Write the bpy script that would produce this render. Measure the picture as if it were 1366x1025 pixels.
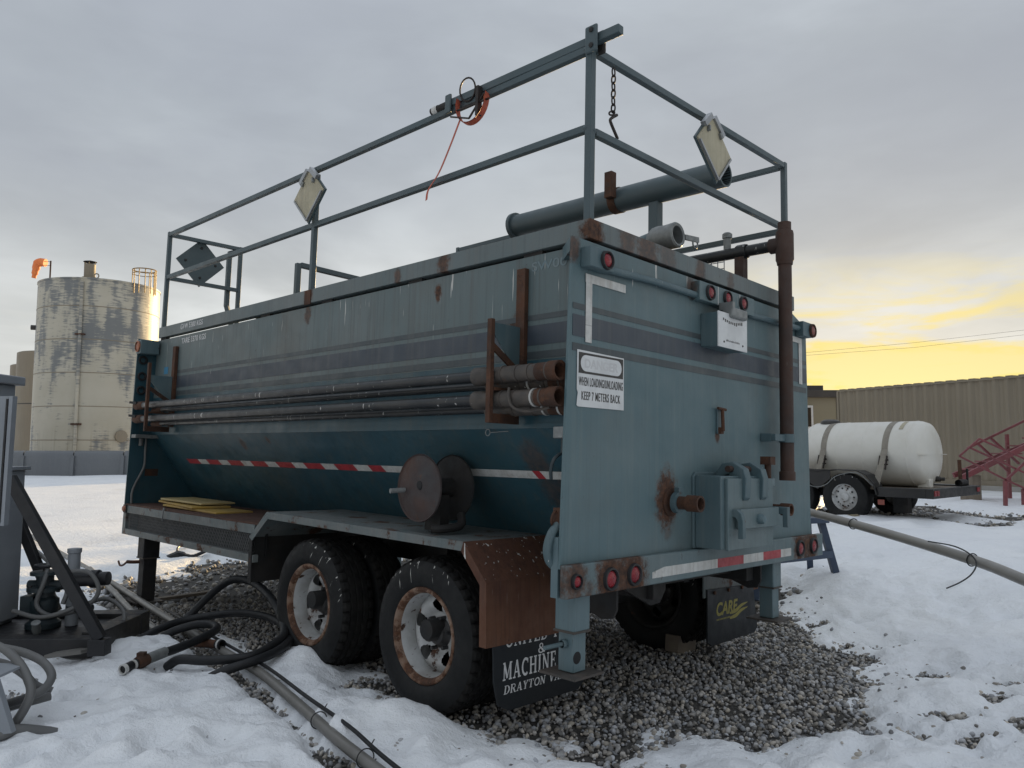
import bpy, bmesh, math, random
import numpy as np
from mathutils import Matrix, Vector, Euler

# ------------------------------------------------------------------ scene, camera, light
S = bpy.context.scene
for o in list(bpy.data.objects): bpy.data.objects.remove(o)
C = S.collection
R = math.radians
random.seed(7)
RNG = np.random.default_rng(11)

HC = 1.27
cd = bpy.data.cameras.new('camera'); cam = bpy.data.objects.new('camera', cd); C.objects.link(cam)
cam.location = (0, 0, HC); cam.rotation_euler = (R(90 + 4.648), 0, 0)
cd.sensor_width = 36.0; cd.lens = 36.0 * 1027 / 1366; cd.clip_start = 0.05; cd.clip_end = 2000
S.camera = cam

SUN_AZ, SUN_EL = 25.0, 5.5        # degrees right of +Y, degrees up
sdir = Vector((math.sin(R(SUN_AZ)) * math.cos(R(SUN_EL)), math.cos(R(SUN_AZ)) * math.cos(R(SUN_EL)), math.sin(R(SUN_EL))))
sl = bpy.data.lights.new('sun', 'SUN'); sun = bpy.data.objects.new('sun', sl); C.objects.link(sun)
sl.energy = 4.2; sl.angle = R(1.0); sl.color = (1.0, 0.70, 0.34)
sun.rotation_euler = sdir.to_track_quat('Z', 'Y').to_euler()

S.view_settings.view_transform = 'Standard'
S.view_settings.look = 'None'
S.view_settings.exposure = 0.96
S.view_settings.gamma = 1.0
S.view_settings.use_curve_mapping = False
S.cycles.max_bounces = 6
S.cycles.diffuse_bounces = 3
S.cycles.caustics_reflective = False
S.cycles.caustics_refractive = False

# ------------------------------------------------------------------ node helpers
class NT:
    def __init__(s, tree): s.t = tree; s.n = tree.nodes; s.l = tree.links
    def new(s, typ, **kw):
        n = s.n.new(typ)
        for k, v in kw.items(): setattr(n, k, v)
        return n
    def put(s, sock, v):
        if isinstance(v, bpy.types.NodeSocket): s.l.new(v, sock)
        elif v is not None:
            if sock.type == 'RGBA' and len(v) == 3: v = (*v, 1)
            sock.default_value = v
    def math(s, op, a, b=None, c=None, clamp=False):
        n = s.new('ShaderNodeMath', operation=op); n.use_clamp = clamp
        s.put(n.inputs[0], a)
        if b is not None: s.put(n.inputs[1], b)
        if c is not None: s.put(n.inputs[2], c)
        return n.outputs[0]
    def vmath(s, op, a, b=None, out=0):
        n = s.new('ShaderNodeVectorMath', operation=op)
        s.put(n.inputs[0], a)
        if b is not None: s.put(n.inputs[1], b)
        return n.outputs[out]
    def noise(s, vec, scale, detail=4, rough=.55, dist=0):
        n = s.new('ShaderNodeTexNoise')
        s.put(n.inputs['Vector'], vec); s.put(n.inputs['Scale'], scale); s.put(n.inputs['Detail'], detail)
        s.put(n.inputs['Roughness'], rough); s.put(n.inputs['Distortion'], dist)
        return n.outputs['Fac']
    def mapr(s, v, a, b, c=0., d=1., smooth=True):
        n = s.new('ShaderNodeMapRange'); n.interpolation_type = 'SMOOTHSTEP' if smooth else 'LINEAR'
        for i, x in enumerate((v, a, b, c, d)): s.put(n.inputs[i], x)
        return n.outputs[0]
    def mix(s, f, a, b, mode='MIX'):
        n = s.new('ShaderNodeMix', data_type='RGBA', blend_type=mode)
        s.put(n.inputs[0], f); s.put(n.inputs[6], a); s.put(n.inputs[7], b)
        return n.outputs[2]
    def scale(s, vec, sc):
        return s.vmath('MULTIPLY', vec, sc)
    def sep(s, v):
        n = s.new('ShaderNodeSeparateXYZ'); s.put(n.inputs[0], v); return n.outputs
    def comb(s, x, y, z):
        n = s.new('ShaderNodeCombineXYZ')
        for i, v in enumerate((x, y, z)): s.put(n.inputs[i], v)
        return n.outputs[0]

# ------------------------------------------------------------------ world: low sun under a broken cloud deck
W = bpy.data.worlds.new('World'); S.world = W; W.use_nodes = True
t = NT(W.node_tree); t.n.clear()
tc = t.new('ShaderNodeTexCoord').outputs['Generated']
x, y, z = t.sep(tc)
sky = t.new('ShaderNodeTexSky'); sky.sky_type = 'NISHITA'; sky.sun_disc = False
sky.sun_elevation = R(SUN_EL); sky.sun_rotation = R(SUN_AZ); sky.air_density = 1.0; sky.dust_density = 2.0
sky_c = t.mix(1.0, sky.outputs[0], (0.10, 0.10, 0.10), 'MULTIPLY')
zc = t.math('MAXIMUM', z, 0.0)
inv = t.math('DIVIDE', 1.0, t.math('ADD', zc, 0.10))
pl = t.comb(t.math('MULTIPLY', x, inv), t.math('MULTIPLY', y, inv), 0.0)
n1 = t.noise(t.scale(pl, (1.0, 0.8, 1)), .85, 5, .50, .5)
n2 = t.noise(t.scale(tc, (1.6, 1.6, 9.0)), 2.3, 6, .58, .6)
n3 = t.noise(t.scale(tc, (1.0, 1.0, 3.2)), 4.6, 5, .55, .3)
# cloud grey by height, with darker and lighter banks
elev = t.mapr(z, 0.0, 0.42)
grey = t.mix(elev, (0.410, 0.415, 0.400), (0.225, 0.246, 0.270))
bank = t.mapr(n1, 0.33, 0.68, 0.86, 1.12)
bank2 = t.mapr(n3, 0.30, 0.70, 0.95, 1.06)
grey = t.mix(1.0, grey, t.comb(bank, bank, bank), 'MULTIPLY')
grey = t.mix(1.0, grey, t.comb(bank2, bank2, bank2), 'MULTIPLY')
mv = t.math('MULTIPLY', t.mapr(n1, 0.62, 0.36), t.mapr(z, .15, .4))
grey = t.mix(t.math('MULTIPLY', mv, .45), grey, (0.205, 0.222, 0.262))
zen = t.mapr(z, 0.40, 0.95, 1.0, 1.75)      # an overcast deck is brightest overhead
grey = t.mix(1.0, grey, t.comb(zen, zen, zen), 'MULTIPLY')
# warm light around the hidden sun
d = t.vmath('DOT_PRODUCT', tc, tuple(sdir), out=1)
dpos = t.math('MAXIMUM', d, 0.0)
halo = t.math('POWER', dpos, 9.0)
core = t.math('POWER', dpos, 15.0)
low = t.mapr(z, 0.25, 0.06)
streak = t.mapr(n2, 0.41, 0.58, 0.05, 1.0)
yel = t.math('MULTIPLY', t.math('MULTIPLY', core, low), streak)
grey = t.mix(t.math('MULTIPLY', halo, 0.08), grey, (0.36, 0.34, 0.29))
band = t.mapr(z, 0.12, 0.02)
yel2 = t.math('MULTIPLY', t.math('MULTIPLY', t.math('POWER', dpos, 13.0), band), t.mapr(n2, 0.38, 0.62, .35, 1.0))
col = t.mix(t.math('MINIMUM', t.math('MULTIPLY', yel, 1.7), 1.0), grey, (0.48, 0.39, 0.12))
col = t.mix(t.math('MINIMUM', t.math('MULTIPLY', yel2, 1.5), 1.0), col, (0.52, 0.435, 0.07))
# pale horizon breaks everywhere under the deck
rim = t.math('MULTIPLY', t.mapr(z, 0.20, 0.03), t.mapr(n2, 0.46, 0.60))
col = t.mix(t.math('MULTIPLY', rim, 0.45), col, (0.45, 0.435, 0.385))
tot = t.mix(0.012, col, sky_c)
bg = t.new('ShaderNodeBackground'); t.put(bg.inputs[0], tot); bg.inputs[1].default_value = 1.0
out = t.new('ShaderNodeOutputWorld'); t.l.new(bg.outputs[0], out.inputs[0])

# ------------------------------------------------------------------ materials
MATS = {}
RUST1, RUST2 = (0.034, 0.017, 0.011), (0.100, 0.043, 0.021)
def mat(name, c1, c2=None, ns=3.0, rough=.6, metal=0., streak=None, rust=0., rscale=7., spots=(), drips=0., dripz=None, bump=.15, bscale=60., dirt=None, spec=.5, emit=None, sheen=None):
    """paint or metal with patchy tone, vertical streaks, rust blooms, rust spots and pale drips (object space)"""
    if name in MATS: return MATS[name]
    m = bpy.data.materials.new(name); m.use_nodes = True; MATS[name] = m
    t = NT(m.node_tree); b = t.n['Principled BSDF']
    co = t.new('ShaderNodeTexCoord').outputs['Object']
    col = c1 if len(c1) == 4 else (*c1, 1)
    if c2 is not None: col = t.mix(t.mapr(t.noise(co, ns, 5, .6), .32, .68), c1, c2)
    r = rough
    rv = t.mapr(t.noise(co, ns * 4, 4), .3, .7, rough - .08, min(1, rough + .10))
    if streak:
        sc, amt = streak
        k = t.mapr(t.noise(t.scale(co, (26, 26, .9)), 1.0, 4, .6), .48, .72)
        col = t.mix(t.math('MULTIPLY', k, amt), col, sc)
        k2 = t.mapr(t.noise(t.scale(co, (70, 70, 1.6)), 1.0, 3, .6), .50, .70)
        col = t.mix(t.math('MULTIPLY', k2, amt * .45), col, tuple(v * .35 for v in sc[:3]))
    if streak:
        chips = t.math('MULTIPLY', t.mapr(t.noise(t.scale(co, (1, 1, .55)), 38., 5, .7), .655, .69), t.mapr(t.noise(co, 2.2, 3), .42, .62))
        col = t.mix(t.math('MULTIPLY', chips, .8), col, (.045, .040, .036))
    if dirt:
        dc, amt = dirt
        k = t.mapr(t.noise(co, 1.7, 6, .65), .45, .75)
        col = t.mix(t.math('MULTIPLY', k, amt), col, dc)
    rm = None
    if rust > 0:
        n = t.noise(co, rscale, 8, .68)
        th = .74 - .36 * rust
        rm = t.mapr(n, th, th + .07)
    nz = t.noise(co, 24., 8, .76)
    for (sx, sy, sz, rad, st) in spots:
        dv = t.vmath('MULTIPLY', t.vmath('SUBTRACT', co, (sx, sy, sz)), (1, 1, .62))
        ln = t.vmath('LENGTH', dv, out=1)
        kk = t.math('ADD', t.math('DIVIDE', ln, rad), t.math('MULTIPLY', t.math('SUBTRACT', nz, .5), 1.7))
        mk = t.math('MULTIPLY', t.mapr(kk, 1.10, .50), st)
        rm = mk if rm is None else t.math('MAXIMUM', rm, mk)
    if rm is not None:
        rc = t.mix(t.mapr(t.noise(co, 34., 6, .7), .35, .65), RUST1, RUST2)
        col = t.mix(rm, col, rc)
        rv = t.math('MAXIMUM', rv, t.math('MULTIPLY', rm, .85))
    if drips > 0:
        n = t.noise(t.scale(co, (55, 55, 3.0)), 1.0, 2, .5)
        mk = t.mapr(n, .80 - .12 * drips, .83 - .12 * drips)
        if dripz: mk = t.math('MULTIPLY', mk, t.mapr(t.sep(co)[2], dripz[0], dripz[1]))
        col = t.mix(mk, col, (.50, .49, .46))
    t.put(b.inputs['Base Color'], col); t.put(b.inputs['Roughness'], rv)
    b.inputs['Metallic'].default_value = metal
    b.inputs['Specular IOR Level'].default_value = spec
    if bump:
        bp = t.new('ShaderNodeBump'); bp.inputs['Strength'].default_value = bump; bp.inputs['Distance'].default_value = .004
        t.put(bp.inputs['Height'], t.noise(co, bscale, 5, .6)); t.l.new(bp.outputs[0], b.inputs['Normal'])
        if streak:
            b2 = t.new('ShaderNodeBump'); b2.inputs['Strength'].default_value = .45; b2.inputs['Distance'].default_value = .05
            t.put(b2.inputs['Height'], t.noise(co, 2.6, 2, .5)); t.l.new(b2.outputs[0], bp.inputs['Normal'])
    return m

TEAL = (0.085, 0.150, 0.178)
M = {}
M['rear'] = mat('rear_paint', (.072, .128, .144), (.098, .150, .163), 1.9, .50, streak=((.125, .168, .170), .38), rust=.20, rscale=9, drips=.95, dripz=(1.2, 1.45), dirt=((.085, .105, .105), .55),
                spots=((.80, 0, .39, .11, 1), (.81, 0, .25, .045, .45), (.06, 0, 1.5, .05, .8), (1.02, 0, 1.50, .05, .7), (1.30, 0, .72, .03, .9)))
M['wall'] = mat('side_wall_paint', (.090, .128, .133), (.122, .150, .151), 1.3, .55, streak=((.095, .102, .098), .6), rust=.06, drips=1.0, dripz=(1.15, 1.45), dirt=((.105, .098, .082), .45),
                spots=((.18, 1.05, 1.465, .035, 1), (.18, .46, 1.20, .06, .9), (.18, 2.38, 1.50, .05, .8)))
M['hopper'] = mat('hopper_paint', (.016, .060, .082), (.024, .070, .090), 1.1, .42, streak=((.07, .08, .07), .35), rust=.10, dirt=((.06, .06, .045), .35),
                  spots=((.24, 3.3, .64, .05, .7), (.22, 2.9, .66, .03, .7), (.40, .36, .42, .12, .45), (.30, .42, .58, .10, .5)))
M['rim'] = mat('rim_paint', (.100, .130, .134), (.130, .150, .150), 1.8, .55, streak=((.12, .13, .125), .5), rust=.20, rscale=5, drips=.35, dripz=(1.5, 1.6),
               spots=((.17, 1.0, 1.62, .06, .9), (.17, 2.36, 1.63, .06, 1), (.17, 1.4, 1.6, .04, .8), (.45, 0, 1.62, .08, .7), (.62, 0, 1.6, .11, .75), (.80, 0, 1.61, .09, .5), (.20, 0, 1.60, .08, 1), (1.12, 0, 1.6, .06, .7), (1.45, 0, 1.6, .05, .6)))
M['rail'] = mat('rail_paint', (.050, .078, .088), (.072, .096, .104), 2.5, .5, rust=.16, rscale=9, dirt=((.05, .055, .055), .4))
M['steelblue'] = mat('bracket_paint', (.062, .108, .124), (.088, .130, .142), 3, .5, rust=.30, rscale=10, streak=((.15, .18, .18), .3), drips=.2)
M['bumper'] = mat('bumper_paint', (.090, .138, .150), (.115, .155, .162), 2.5, .5, streak=((.16, .19, .19), .3), rust=.22, rscale=8, drips=.3, dripz=(.06, .13),
                  spots=((.06, 0, .07, .10, .9), (.30, 0, .06, .13, 1), (.48, 0, .06, .13, 1), (.39, 0, .06, .10, 1), (2.245, 0, .07, .11, 1), (2.441, 0, .07, .11, 1), (2.34, 0, .07, .09, 1), (.15, 0, 0, .06, .8)))
M['leg'] = mat('leg_paint', (.085, .140, .160), (.112, .160, .174), 4, .5, rust=.30, rscale=8, streak=((.16, .19, .19), .3), drips=.2)
M['rust'] = mat('rusty_steel', RUST1, (.085, .036, .018), 9, .85, rust=.55, rscale=22, bump=.5, bscale=90)
M['rustpipe'] = mat('rusty_pipe', (.036, .022, .018), (.058, .030, .021), 6, .7, rust=.35, rscale=14, drips=.3, bump=.3)
M['reelrust'] = mat('reel_flange_rust', (.030, .017, .015), (.060, .026, .017), 6, .6, rust=.40, rscale=9, dirt=((.03, .035, .04), .7), bump=.3)
M['sleeve'] = mat('old_hose_sleeve', (.045, .040, .036), (.085, .070, .058), 14, .6, rust=.35, rscale=16, drips=.6, bump=.5)
M['darkpipe'] = mat('worn_dark_pipe', (.016, .019, .022), (.036, .036, .035), 4, .38, metal=.2, rust=.25, rscale=6, drips=.9, bump=.25)
M['rustfender'] = mat('rusted_fender', (.115, .048, .024), (.075, .030, .018), 3, .8, streak=((.05, .022, .014), .6), rust=.3, rscale=26, bump=.3, drips=1.08, dripz=(-.12, .10))
M['fender'] = mat('fender_paint', (.105, .132, .135), (.150, .160, .155), 7, .6, rust=.52, rscale=5.5, drips=.4, bump=.5, dirt=((.05, .048, .044), .5), streak=((.16, .16, .15), .4))
M['footplate'] = mat('foot_plate_steel', (.050, .046, .042), (.075, .060, .050), 8, .7, rust=.3, rscale=14)
M['deck'] = mat('rusted_deck', (.085, .038, .024), (.055, .026, .018), 5, .8, rust=.45, rscale=18, bump=.4)
M['mesh'] = mat('black_mesh', (.090, .098, .102), (.12, .125, .128), 8, .6, rust=.1)
M['chassis'] = mat('chassis_black', (.010, .011, .012), (.022, .019, .017), 5, .75, rust=.25)
M['tyre'] = mat('tyre_rubber', (.006, .0065, .007), (.010, .0105, .011), 5, .62, spec=.3, dirt=((.020, .020, .019), .45), drips=1.25, dripz=(.22, .26), bump=.25, bscale=140)
M['tread'] = mat('tyre_tread', (.008, .008, .008), (.017, .016, .015), 14, .85, spec=.25, dirt=((.030, .028, .025), .5), bump=.8, bscale=120)
M['rimwhite'] = mat('wheel_white', (.50, .51, .51), (.38, .38, .37), 9, .55, rust=.50, rscale=13, bump=.25, dirt=((.16, .14, .12), .55))
M['rimrust'] = mat('wheel_lip_rust', (.22, .15, .11), (.13, .060, .030), 16, .85, rust=.72, rscale=17, bump=.5)
M['hub'] = mat('hub_black', (.020, .021, .023), (.045, .042, .040), 12, .45, rust=.2)
M['rubber'] = mat('black_rubber', (.010, .011, .012), (.017, .017, .018), 6, .55, bump=.12)
M['flap'] = mat('mud_flap_rubber', (.005, .008, .011), (.009, .011, .013), 4, .50, spec=.35, dirt=((.018, .019, .02), .4), bump=.1)
M['white'] = mat('white_print', (.62, .62, .62), (.50, .50, .50), 30, .6, bump=0)
M['signwhite'] = mat('sign_white', (.62, .63, .63), (.54, .55, .55), 9, .5, bump=0)
M['black'] = mat('sign_black', (.022, .021, .020), (.045, .040, .035), 20, .55, bump=0)
M['ghost'] = mat('faded_print', (.50, .50, .50), (.53, .53, .53), 10, .55, bump=0)
M['ghostblue'] = mat('faded_blue_print', (.110, .165, .185), (.14, .18, .19), 20, .55, bump=0)
M['tapewhite'] = mat('tape_white', (.56, .56, .54), (.44, .44, .42), 14, .45, streak=((.30, .25, .20), .45), bump=.05)
M['tapered'] = mat('tape_red', (.38, .035, .045), (.28, .03, .038), 12, .45, bump=.05)
M['lens'] = mat('red_lens', (.24, .007, .015), (.16, .006, .012), 20, .28, bump=.1, bscale=160)
M['lensdark'] = mat('dim_red_lens', (.25, .06, .04), (.17, .05, .04), 20, .4, bump=.1)
M['orange_lens'] = mat('orange_lens', (.38, .13, .06), (.25, .10, .06), 30, .5, bump=.1)
M['stripe_navy'] = mat('stripe_navy', (.034, .048, .066), (.050, .060, .074), 2, .5, streak=((.085, .09, .09), .5), drips=.25, bump=.05)
M['stripe_dim'] = mat('stripe_dim', (.042, .056, .064), (.056, .068, .073), 2, .5, streak=((.10, .105, .10), .4), bump=.05)
M['cream'] = mat('cream_board', (.42, .38, .27), (.34, .31, .22), 4, .6, streak=((.26, .23, .17), .4), bump=.08)
M['alu'] = mat('aluminium', (.38, .39, .40), (.30, .31, .32), 9, .4, metal=.7, bump=.1)
M['galv'] = mat('dull_metal', (.24, .25, .245), (.17, .18, .18), 10, .55, metal=.4, rust=.15)
M['chain'] = mat('dark_chain', (.025, .022, .022), (.05, .04, .035), 30, .6, metal=.5)
M['strap'] = mat('orange_strap', (.46, .10, .055), (.38, .085, .05), 20, .7, bump=.3, bscale=200)
M['flag'] = mat('bright_orange_flag', (.85, .24, .06), (.75, .18, .05), 12, .6)
M['hose'] = mat('black_hose', (.008, .009, .011), (.014, .015, .017), 6, .50, spec=.35, dirt=((.028, .028, .027), .35), bump=.2)
M['pvc'] = mat('grey_pvc', (.175, .168, .155), (.150, .144, .133), 3, .42, dirt=((.13, .12, .10), .4), bump=.05)
M['pvclight'] = mat('pale_pvc', (.26, .25, .23), (.225, .215, .20), 3, .42, dirt=((.15, .14, .12), .4), bump=.05)
M['cable'] = mat('grey_cable', (.105, .107, .108), (.135, .135, .132), 6, .55, dirt=((.09, .085, .075), .4), bump=.12)
M['yellow'] = mat('yellow_board', (.42, .27, .055), (.36, .24, .08), 5, .6, dirt=((.24, .18, .08), .5))
M['paleyellow'] = mat('pale_yellow_board', (.42, .34, .17), (.36, .28, .12), 5, .6, dirt=((.25, .19, .10), .4))
M['cabinet'] = mat('cabinet_grey', (.235, .255, .280), (.255, .272, .295), 2, .5, dirt=((.13, .14, .15), .3), bump=.05)
M['skid'] = mat('skid_black', (.008, .009, .012), (.016, .016, .018), 6, .5, dirt=((.05, .045, .04), .4))
M['pump'] = mat('pump_teal', (.014, .028, .034), (.026, .034, .038), 10, .5, rust=.2, rscale=16)
M['bluesteel'] = mat('stand_blue', (.026, .045, .085), (.034, .055, .095), 5, .5, rust=.12)
M['poly'] = mat('white_poly', (.60, .585, .53), (.66, .645, .60), 1.5, .42, dirt=((.44, .40, .32), .35), bump=.05)
M['webbing'] = mat('beige_webbing', (.26, .24, .20), (.21, .19, .16), 12, .8)
M['trailerblack'] = mat('trailer_black', (.008, .0085, .010), (.015, .015, .016), 4, .42, dirt=((.05, .05, .05), .3))
M['redsteel'] = mat('red_steel', (.20, .045, .052), (.16, .040, .046), 4, .5, dirt=((.15, .05, .05), .4))
M['tan'] = mat('container_tan', (.200, .168, .120), (.225, .190, .138), .8, .55, streak=((.15, .135, .11), .3), bump=.05)
M['tan2'] = mat('shed_tan', (.21, .19, .13), (.23, .21, .15), 1, .6)
M['concrete'] = mat('concrete', (.26, .25, .23), (.32, .31, .29), 2, .85, bump=.3)
M['brown'] = mat('dark_roof_trim', (.040, .036, .034), (.055, .05, .045), 3, .6)
M['glass'] = mat('dark_window', (.015, .016, .018), None, 1, .12)
M['fencegrey'] = mat('containment_grey', (.125, .135, .148), (.145, .155, .165), .6, .5, streak=((.18, .19, .20), .3))
M['tantank'] = mat('far_tank_tan', (.22, .185, .135), (.24, .205, .15), .5, .6, streak=((.17, .145, .11), .3))
M['cage'] = mat('cage_yellow', (.26, .15, .04), (.20, .12, .04), 6, .55)
M['wood'] = mat('weathered_wood', (.14, .115, .09), (.20, .165, .125), 6, .85, bump=.5, bscale=30)
M['chock'] = mat('tan_rubber_chock', (.24, .20, .13), (.17, .145, .10), 10, .8, bump=.3)
M['grate'] = mat('blue_grate', (.045, .055, .085), (.06, .07, .10), 8, .6)
M['dark'] = mat('inner_dark', (.010, .010, .011), None, 1, .8)
M['careprint'] = mat('yellow_print', (.30, .26, .05), (.24, .21, .05), 40, .6, bump=0)
M['socket_blue'] = mat('blue_sticker', (.03, .17, .30), None, 1, .5, bump=0)

def tank_paint():
    m = bpy.data.materials.new('patched_tank'); m.use_nodes = True
    t = NT(m.node_tree); b = t.n['Principled BSDF']
    co = t.new('ShaderNodeTexCoord').outputs['Object']
    x, y, z = t.sep(co)
    ang = t.math('ARCTAN2', x, t.math('MULTIPLY', y, -1.0))
    uv = t.comb(t.math('MULTIPLY', ang, 2.7), 0.0, z)
    base = t.mix(t.mapr(t.noise(uv, .7, 4), .3, .7), (.40, .37, .295), (.45, .42, .345))
    scr = t.noise(t.scale(uv, (1.1, 1, 9.0)), 1.6, 7, .7)
    big = t.noise(t.scale(uv, (1.25, 1, .40)), 1.0, 3, .55)
    hgt = t.mapr(z, 3.2, 5.6)
    k = t.math('ADD', t.math('MULTIPLY', scr, .55), t.math('ADD', t.math('MULTIPLY', big, .75), t.math('MULTIPLY', hgt, .085)))
    mk = t.mapr(k, .69, .80)
    col = t.mix(t.math('MULTIPLY', mk, .85), base, (.115, .130, .145))
    run = t.mapr(t.noise(t.scale(uv, (7, 1, .3)), 1.0, 4), .5, .75)
    col = t.mix(t.math('MULTIPLY', run, t.mapr(z, 2.6, .8, 0, .45)), col, (.16, .13, .08))
    t.put(b.inputs['Base Color'], col); b.inputs['Roughness'].default_value = .5
    return m
M['tank'] = tank_paint()

# ------------------------------------------------------------------ mesh builder
class MB:
    def __init__(s): s.v = []; s.f = []
    def add(s, v, f):
        n = len(s.v); s.v += [tuple(p) for p in v]; s.f += [tuple(i + n for i in q) for q in f]; return s
    def box(s, x0, x1, y0, y1, z0, z1, m=None):
        if x0 > x1: x0, x1 = x1, x0
        if y0 > y1: y0, y1 = y1, y0
        if z0 > z1: z0, z1 = z1, z0
        v = [Vector(p) for p in ((x0, y0, z0), (x1, y0, z0), (x1, y1, z0), (x0, y1, z0), (x0, y0, z1), (x1, y0, z1), (x1, y1, z1), (x0, y1, z1))]
        if m: v = [m @ p for p in v]
        return s.add(v, ((0, 3, 2, 1), (4, 5, 6, 7), (0, 1, 5, 4), (1, 2, 6, 5), (2, 3, 7, 6), (3, 0, 4, 7)))
    def bar(s, a, b, w, h, up=(0, 0, 1)):
        a, b = Vector(a), Vector(b); d = (b - a); L = d.length; d.normalize()
        u = Vector(up)
        if abs(u.dot(d)) > .97: u = Vector((1, 0, 0)) if abs(d.x) < .9 else Vector((0, 1, 0))
        r = d.cross(u).normalized(); u = r.cross(d).normalized()
        m = Matrix((r, d, u)).transposed().to_4x4(); m.translation = a
        return s.box(-w / 2, w / 2, 0, L, -h / 2, h / 2, m)
    def tube(s, pts, r, n=10, caps=True, inner=None):
        pts = [Vector(p) for p in pts]
        rr = r if hasattr(r, '__len__') else [r] * len(pts)
        rings = []; prev = None; V = []; F = []
        for i, p in enumerate(pts):
            if i == 0: d = pts[1] - p
            elif i == len(pts) - 1: d = p - pts[i - 1]
            else: d = (pts[i + 1] - p).normalized() + (p - pts[i - 1]).normalized()
            d.normalize()
            if prev is None:
                u = Vector((0, 0, 1)) if abs(d.z) < .9 else Vector((1, 0, 0))
                a = d.cross(u).normalized()
            else:
                a = prev - d * prev.dot(d)
                a.normalize()
            prev = a; b = d.cross(a)
            for k in range(n):
                th = 2 * math.pi * k / n
                V.append(p + (a * math.cos(th) + b * math.sin(th)) * rr[i])
        for i in range(len(pts) - 1):
            for k in range(n):
                k2 = (k + 1) % n
                F.append((i * n + k, i * n + k2, (i + 1) * n + k2, (i + 1) * n + k))
        if caps:
            F.append(tuple(range(n - 1, -1, -1)))
            F.append(tuple((len(pts) - 1) * n + k for k in range(n)))
        return s.add(V, F)
    def lathe(s, prof, o=(0, 0, 0), ax=(1, 0, 0), n=32, closed=False, a0=0., a1=2 * math.pi):
        """prof: list of (radius, distance along axis)"""
        o = Vector(o); ax = Vector(ax).normalized()
        u = Vector((0, 0, 1)) if abs(ax.z) < .9 else Vector((1, 0, 0))
        a = ax.cross(u).normalized(); b = ax.cross(a)
        V = []; F = []; full = abs(a1 - a0 - 2 * math.pi) < 1e-6
        cnt = n if full else n + 1
        for (r, h) in prof:
            for k in range(cnt):
                th = a0 + (a1 - a0) * k / n
                V.append(o + ax * h + (a * math.cos(th) + b * math.sin(th)) * r)
        np_ = len(prof)
        for i in range(np_ if closed else np_ - 1):
            j = (i + 1) % np_
            for k in range(n):
                k2 = (k + 1) % cnt
                F.append((i * cnt + k, i * cnt + k2, j * cnt + k2, j * cnt + k))
        return s.add(V, F)
    def pipe(s, a, b, ro, ri, n=20):
        a, b = Vector(a), Vector(b); L = (b - a).length
        return s.lathe([(ri, 0), (ro, 0), (ro, L), (ri, L)], a, b - a, n, closed=True)
    def rod(s, a, b, r, n=12): return s.tube([a, b], r, n)
    def prism(s, poly, axis, c0, c1):
        """poly: 2D points in the two other axes (order x,y,z without axis)"""
        def P(p, c):
            q = list(p); q.insert(axis, c); return q
        n = len(poly)
        V = [P(p, c0) for p in poly] + [P(p, c1) for p in poly]
        F = [tuple(range(n - 1, -1, -1)), tuple(range(n, 2 * n))] + [(i, (i + 1) % n, n + (i + 1) % n, n + i) for i in range(n)]
        return s.add(V, F)
    def torus(s, c, ax, Rr, r, n=20, k=8, sy=1.0):
        c = Vector(c); ax = Vector(ax).normalized()
        u = Vector((0, 0, 1)) if abs(ax.z) < .9 else Vector((1, 0, 0))
        a = ax.cross(u).normalized(); b = ax.cross(a)
        pts = [c + a * Rr * math.cos(2 * math.pi * i / n) + b * Rr * sy * math.sin(2 * math.pi * i / n) for i in range(n)]
        V = []; F = []
        for i in range(n):
            d = (pts[(i + 1) % n] - pts[i - 1]).normalized(); q = d.cross(ax)
            for j in range(k):
                th = 2 * math.pi * j / k
                V.append(pts[i] + (q * math.cos(th) + ax * math.sin(th)) * r)
        for i in range(n):
            for j in range(k):
                F.append((i * k + j, i * k + (j + 1) % k, ((i + 1) % n) * k + (j + 1) % k, ((i + 1) % n) * k + j))
        return s.add(V, F)
    def mesh(s, name, smooth=35):
        me = bpy.data.meshes.new(name); me.from_pydata(s.v, [], s.f); 
        bm = bmesh.new(); bm.from_mesh(me); bmesh.ops.recalc_face_normals(bm, faces=bm.faces); bm.to_mesh(me); bm.free()
        if smooth:
            me.polygons.foreach_set('use_smooth', [True] * len(me.polygons))
            me.set_sharp_from_angle(angle=R(smooth))
        me.update(); return me

def smooth_path(pts, n=8):
    """Catmull-Rom through the points"""
    P = [Vector(p) for p in pts]; P = [P[0] * 2 - P[1]] + P + [P[-1] * 2 - P[-2]]
    out = []
    for i in range(1, len(P) - 2):
        for k in range(n):
            t = k / n; a, b, c, d = P[i - 1:i + 3]
            out.append(.5 * ((2 * b) + (c - a) * t + (2 * a - 5 * b + 4 * c - d) * t * t + (3 * b - a - 3 * c + d) * t ** 3))
    out.append(P[-2]); return out

def tagged(o, label=None, cat=None, group=None, kind=None):
    for k, v in (('label', label), ('category', cat), ('group', group), ('kind', kind)):
        if v: o[k] = v
    return o
def link(name, me, m=None):
    o = bpy.data.objects.new(name, me); C.objects.link(o)
    if me is not None and m is not None:
        me.materials.clear(); me.materials.append(m)
    return o
I4 = Matrix.Identity(4)
def thing(name, label, cat, base=(0, 0, 0), frame=I4, group=None):
    o = bpy.data.objects.new(name, None); C.objects.link(o); o.empty_display_size = .2
    o.matrix_world = frame @ Matrix.Translation(base)
    o['_b'] = 0; del o['_b']
    BASE[o.name] = Vector(base)
    return tagged(o, label, cat, group)
BASE = {}
def bevelled(o, w, seg=2):
    if w:
        b = o.modifiers.new('bevel', 'BEVEL'); b.width = w; b.segments = seg; b.limit_method = 'ANGLE'; b.angle_limit = R(40)
        b.harden_normals = False
    return o
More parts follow.
